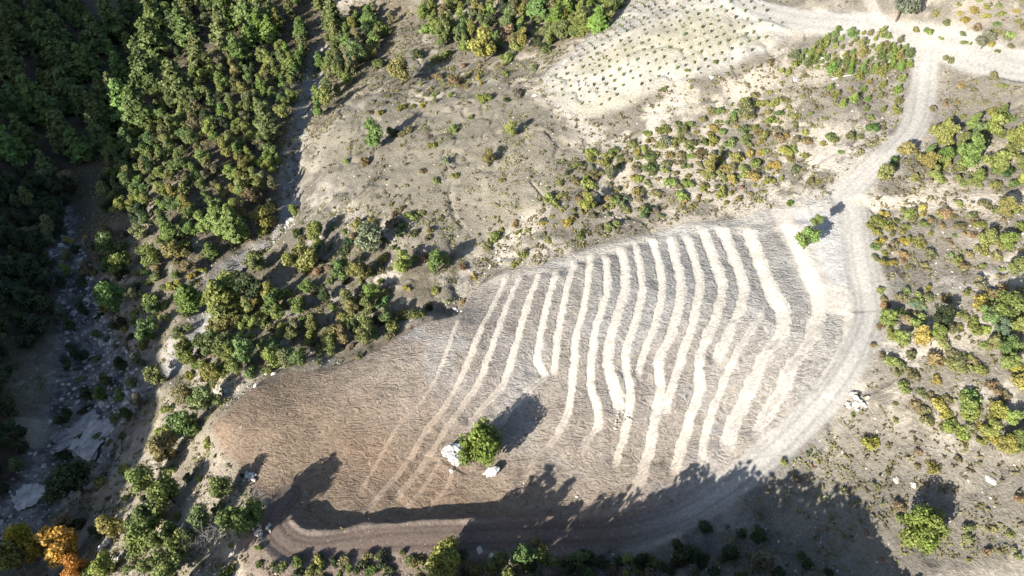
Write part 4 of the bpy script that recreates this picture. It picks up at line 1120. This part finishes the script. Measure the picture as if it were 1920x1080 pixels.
pile(468, 895, 12, 1.2, (.2, .45), 'scattered stones in the shadow at the left tip of the field', seed=4)
pile(1165, 790, 16, 1.5, (.12, .28), 'reddish rubble patch where two terrace banks meet', seed=5)
pile(497, 1005, 14, 1.3, (.15, .4), 'loose stones tipped outside the hairpin bend', seed=6)
pile(197, 1022, 14, 1.0, (.25, .6), 'jagged white rocks between the bottom-left bushes', 'white_outcrop', seed=9)
pile(212, 1045, 12, 1.0, (.2, .5), 'lower end of the white rock streak between the bottom-left bushes', 'white_outcrop', seed=10)
pile(1090, 160, 8, 1.0, (.2, .4), 'pale stones piled at the lower end of the orchard', seed=8)
# stones in the stream bed
SB = W([(115,360),(135,440),(170,500),(200,600),(255,680),(270,720),(220,790),(190,860),(120,760),(120,620),(105,450)])
rg = random.Random(9); n = 0
cand = np.array([(rg.uniform(SB[:, 0].min(), SB[:, 0].max()), rg.uniform(SB[:, 1].min(), SB[:, 1].max())) for _ in range(900)])
cand = cand[poly_sd(cand[:, 0], cand[:, 1], SB, 3) > 0][:150]
cz = height(cand[:, 0], cand[:, 1])
for (x, y), z in zip(cand, cz):
    r = .22 + .75 * rg.random() ** 3
    o = link('grey_stone', rg.choice(ROCKS_G)); o.location = (x, y, z + .08 * r); o.scale = (r, r, r)
    o.rotation_euler = (rg.uniform(-.3, .3), rg.uniform(-.3, .3), rg.uniform(0, 6.28))
    tag(o, 'grey stone lying in the shaded dry stream bed', 'stone', 'stones in the stream bed')
RVN = [((985,405),(955,450),(915,490),(870,540),(845,580)), ((700,600),(600,640),(500,690),(420,740),(330,700)), ((545,320),(540,400),(500,450),(440,490),(390,550),(330,660))]
for line, nn in zip(RVN, (45, 40, 40)):
    L = smooth_line(W(line), 1.0)
    for i in range(nn):
        p = L[rg.randrange(len(L))]; x, y = p[0] + rg.gauss(0, 1.1), p[1] + rg.gauss(0, 1.1)
        z = float(height(x, y)[0]); r = .15 + .5 * rg.random() ** 2.5
        o = link('pale_stone', rg.choice(ROCKS_P)); o.location = (x, y, z + .1 * r); o.scale = (r, r, r); o.rotation_euler = (rg.uniform(-.3, .3), rg.uniform(-.3, .3), rg.uniform(0, 6.28))
        tag(o, 'pale stone lying along the rocky gully', 'stone', 'stones along the gullies')

# ---- rubble too small to count, one object
def scatter_mesh(n, test, rr, seed, cubes=True):
    rg = np.random.default_rng(seed)
    X = rg.uniform(-115, 112, n * 4); Y = rg.uniform(28, 215, n * 4)
    keep = test(X, Y, rg)
    X, Y = X[keep][:n], Y[keep][:n]
    return X, Y, height(X, Y), rg
OCT_V = np.array([(1,0,0),(-1,0,0),(0,1,0),(0,-1,0),(0,0,1),(0,0,-1)], float)
OCT_F = np.array([(0,2,4),(2,1,4),(1,3,4),(3,0,4),(2,0,5),(1,2,5),(3,1,5),(0,3,5)])
def rubble(n, test, r, seed, name, material):
    X, Y, Z, rg = scatter_mesh(n, test, r, seed)
    m = len(X); s = r[0] + (r[1] - r[0]) * rg.random(m) ** 3
    V = OCT_V[None] * s[:, None, None] * rg.uniform(.55, 1.25, (m, 6, 1)) * np.array([1, .85, .6])
    a = rg.uniform(0, 6.28, m); c, sn = np.cos(a)[:, None], np.sin(a)[:, None]
    V = np.stack([V[..., 0] * c - V[..., 1] * sn, V[..., 0] * sn + V[..., 1] * c, V[..., 2]], -1)
    V += np.stack([X, Y, Z], -1)[:, None]
    F = (OCT_F[None] + 6 * np.arange(m)[:, None, None]).reshape(-1, 3)
    o = link(name, make_mesh(name, V.reshape(-1, 3), F, [material], smooth=False))
    tag(o, kind='stuff')
    return o
def t_stream(x, y, rg): return poly_sd(x, y, STREAM, 5) > 0
def t_rough(x, y, rg):
    d, _ = line_dist(x, y, L_MAIN, 4); e, _ = line_dist(x, y, L_ROAD, 4)
    return (poly_sd(x, y, FIELD, 5) < -.5) & (np.abs(d) > 2.6) & (np.abs(e) > 3.2) & (fbm(x, y, 7, 3, 61) + rg.normal(size=x.shape) * .10 > .48)
def t_field(x, y, rg):
    d, _ = line_dist(x, y, L_MAIN, 4)
    return (poly_sd(x, y, FIELD, 5) > .5) & (np.abs(d) > 1.8) & (rg.random(x.shape) < .5)
rubble(12000, t_stream, (.07, .75), 21, 'stream_gravel', M_STONE)
rubble(9000, t_rough, (.04, .28), 22, 'hillside_gravel', M_PALESTONE)
rubble(2500, t_field, (.03, .16), 23, 'field_gravel', M_PALESTONE)
# ---- dry tufts between the shrubs, one object
def t_tuft(x, y, rg):
    d, _ = line_dist(x, y, L_MAIN, 4); e, _ = line_dist(x, y, L_ROAD, 4)
    return (poly_sd(x, y, FIELD, 5) < -.3) & (np.abs(d) > 2.3) & (np.abs(e) > 2.8) & (poly_sd(x, y, STREAM, 5) < 0) & (fbm(x, y, 9, 4, 161) + rg.normal(size=x.shape) * .10 > .50)
_t0 = t_tuft
def t_tuft(x, y, rg): return _t0(x, y, rg) & (poly_sd(x, y, ORCHARD, 5) < -1) & ((poly_sd(x, y, MEADOW, 5) < 0) | (rg.random(x.shape) < .4))
X, Y, Z, rg2 = scatter_mesh(34000, t_tuft, None, 24)
m = len(X); K = 5
s = (.10 + .50 * rg2.random(m) ** 2)
C = np.repeat(np.stack([X, Y, Z + s * .35], -1), K, 0) + rg2.normal(size=(m * K, 3)) * np.repeat(s, K)[:, None] * np.array([.5, .5, .22])
N = rg2.normal(size=(m * K, 3)) + np.array([0, 0, .9]); N /= np.linalg.norm(N, axis=1)[:, None]
t, b = orth(N, rg2); S = np.repeat(s, K)[:, None] * .6
V = np.stack([C - t * S, C - b * S * .6, C + t * S, C + b * S * .6], 1).reshape(-1, 3)
tl = np.repeat(np.repeat(rg2.random(m), K), 4); th = np.repeat(np.repeat(rg2.random(m), K), 4)
tu = tag(link('dry_tufts', make_mesh('dry_tufts', V, np.arange(len(V)).reshape(-1, 4), [M_LEAF], [('lv', 'FLOAT', tl), ('lh', 'FLOAT', th)], smooth=False)), kind='stuff')
tu.color = (.155, .142, .070, 1)

def t_under(x, y, rg):
    d, _ = line_dist(x, y, L_MAIN, 4); e, _ = line_dist(x, y, L_ROAD, 4); f, _ = line_dist(x, y, L_PATH, 4)
    k = fbm(x, y, 6, 4, 171) + rg.normal(size=x.shape) * .06
    dry = sstep(-3, 3, poly_sd(x, y, MEADOW, 8)) * .10 + sstep(-3, 3, poly_sd(x, y, ORCHARD, 8)) * .3
    return (poly_sd(x, y, FIELD, 5) < -1) & (np.abs(d) > 2.8) & (np.abs(e) > 3.4) & (np.abs(f) > 1.8) & (poly_sd(x, y, STREAM, 5) < -.5) & (k - dry > .525)
X, Y, Z, rg3 = scatter_mesh(11000, t_under, None, 25)
m = len(X); K = 16
s = .22 + .5 * rg3.random(m) ** 1.6
C = np.repeat(np.stack([X, Y, Z + s * .35], -1), K, 0) + rg3.normal(size=(m * K, 3)) * np.repeat(s, K)[:, None] * np.array([.55, .55, .25])
N = rg3.normal(size=(m * K, 3)) * .7 + np.array([-.3, -.3, .8]); N /= np.linalg.norm(N, axis=1)[:, None]
t, b_ = orth(N, rg3); S = np.repeat(s, K)[:, None] * .26 * rg3.uniform(.6, 1.4, (m * K, 1))
V = np.stack([C - t * S, C - b_ * S * .7, C + t * S, C + b_ * S * .7], 1).reshape(-1, 3)
tl = np.repeat(np.clip(np.repeat(rg3.random(m), K) * .6 + rg3.random(m * K) * .4, 0, 1), 4); th = np.repeat(np.repeat(rg3.random(m), K), 4)
un = tag(link('undergrowth', make_mesh('undergrowth', V, np.arange(len(V)).reshape(-1, 4), [M_LEAF], [('lv', 'FLOAT', tl), ('lh', 'FLOAT', th * 1.2)], smooth=False)), kind='stuff')
un.color = (.172, .168, .070, 1)

# ---- bare trees and a fallen trunk
def bare_tree(px, py, h, label, seed):
    P = unproject(px, py)[0]; z = float(height(P[0], P[1])[0])
    t = empty('bare_tree', P[0], P[1], z); tag(t, label, 'bare tree')
    link('trunk', trunk_mesh('bare_trunk', seed, h, .13, 5, (.3, .8), .5, M_GREYBARK), t)
    V, F = [], []; rg = np.random.default_rng(seed)
    for i in range(46):
        q = np.array([rg.normal() * .05 * h, rg.normal() * .05 * h, rg.uniform(.3, 1) * h])
        for k in range(3):
            e = q + np.array([rg.normal() * .16 * h, rg.normal() * .16 * h, rg.uniform(-.02, .16) * h]); tube(V, F, q, e, .022, .012, 4); q = e
    link('branches', make_mesh('bare_branches', np.array(V), np.array(F), [M_GREYBARK]), t)
bare_tree(402, 1028, 5.0, 'leafless grey tree on the bank left of the hairpin', 801)
bare_tree(664, 372, 5.0, 'leafless tree with a streaky shadow at the meadow edge', 802)
bare_tree(200, 885, 2.4, 'leafless grey bush at the edge of the shaded stream bed', 803)
LG = W([(1560, 147), (1606, 138)])
V, F = [], []
z0, z1 = height(LG[:, 0], LG[:, 1])
tube(V, F, (LG[0][0], LG[0][1], z0 + .12), (*(LG.mean(0)), (z0 + z1) / 2 + .16), .16, .13, 8); tube(V, F, (*(LG.mean(0)), (z0 + z1) / 2 + .16), (LG[1][0], LG[1][1], z1 + .12), .13, .07, 8)
tag(link('fallen_trunk', make_mesh('fallen_trunk', np.array(V), np.array(F), [plain_material('bleached_wood', (.6, .56, .5))])), 'bleached fallen trunk lying among the young pines on the knoll', 'log')
# ---- labels: alike neighbours are told apart by their order from the left
from collections import defaultdict
byl = defaultdict(list)
for o in COL.objects:
    if o.parent is None and o.get('group', '').split(' ')[0] in ('trees', 'shrubs', 'pines'):
        byl[o['label']].append(o)
ORD = 'first second third fourth fifth sixth seventh eighth ninth tenth eleventh twelfth thirteenth fourteenth fifteenth sixteenth seventeenth'.split()
NUM = ['', '', *'two three four five six seven eight nine ten eleven twelve thirteen fourteen fifteen sixteen seventeen eighteen'.split()]
for lab, os_ in byl.items():
    n = len(os_)
    if not 2 <= n <= 17 or len(lab.split()) + (3 if n == 2 else (6 if n > 2 else 0)) > 16: continue
    os_.sort(key=lambda o: float(project(np.array(o.location))[0]))
    for i, o in enumerate(os_):
        if n == 2: o['label'] = lab + (', the left one' if i == 0 else ', the right one')
        else: o['label'] = lab + (', leftmost' if i == 0 else (', rightmost' if i == n - 1 else f', {ORD[i]} from the left')) + f' of {NUM[n]}'
print('objects', len(bpy.data.objects), 'grid', NX, NY)
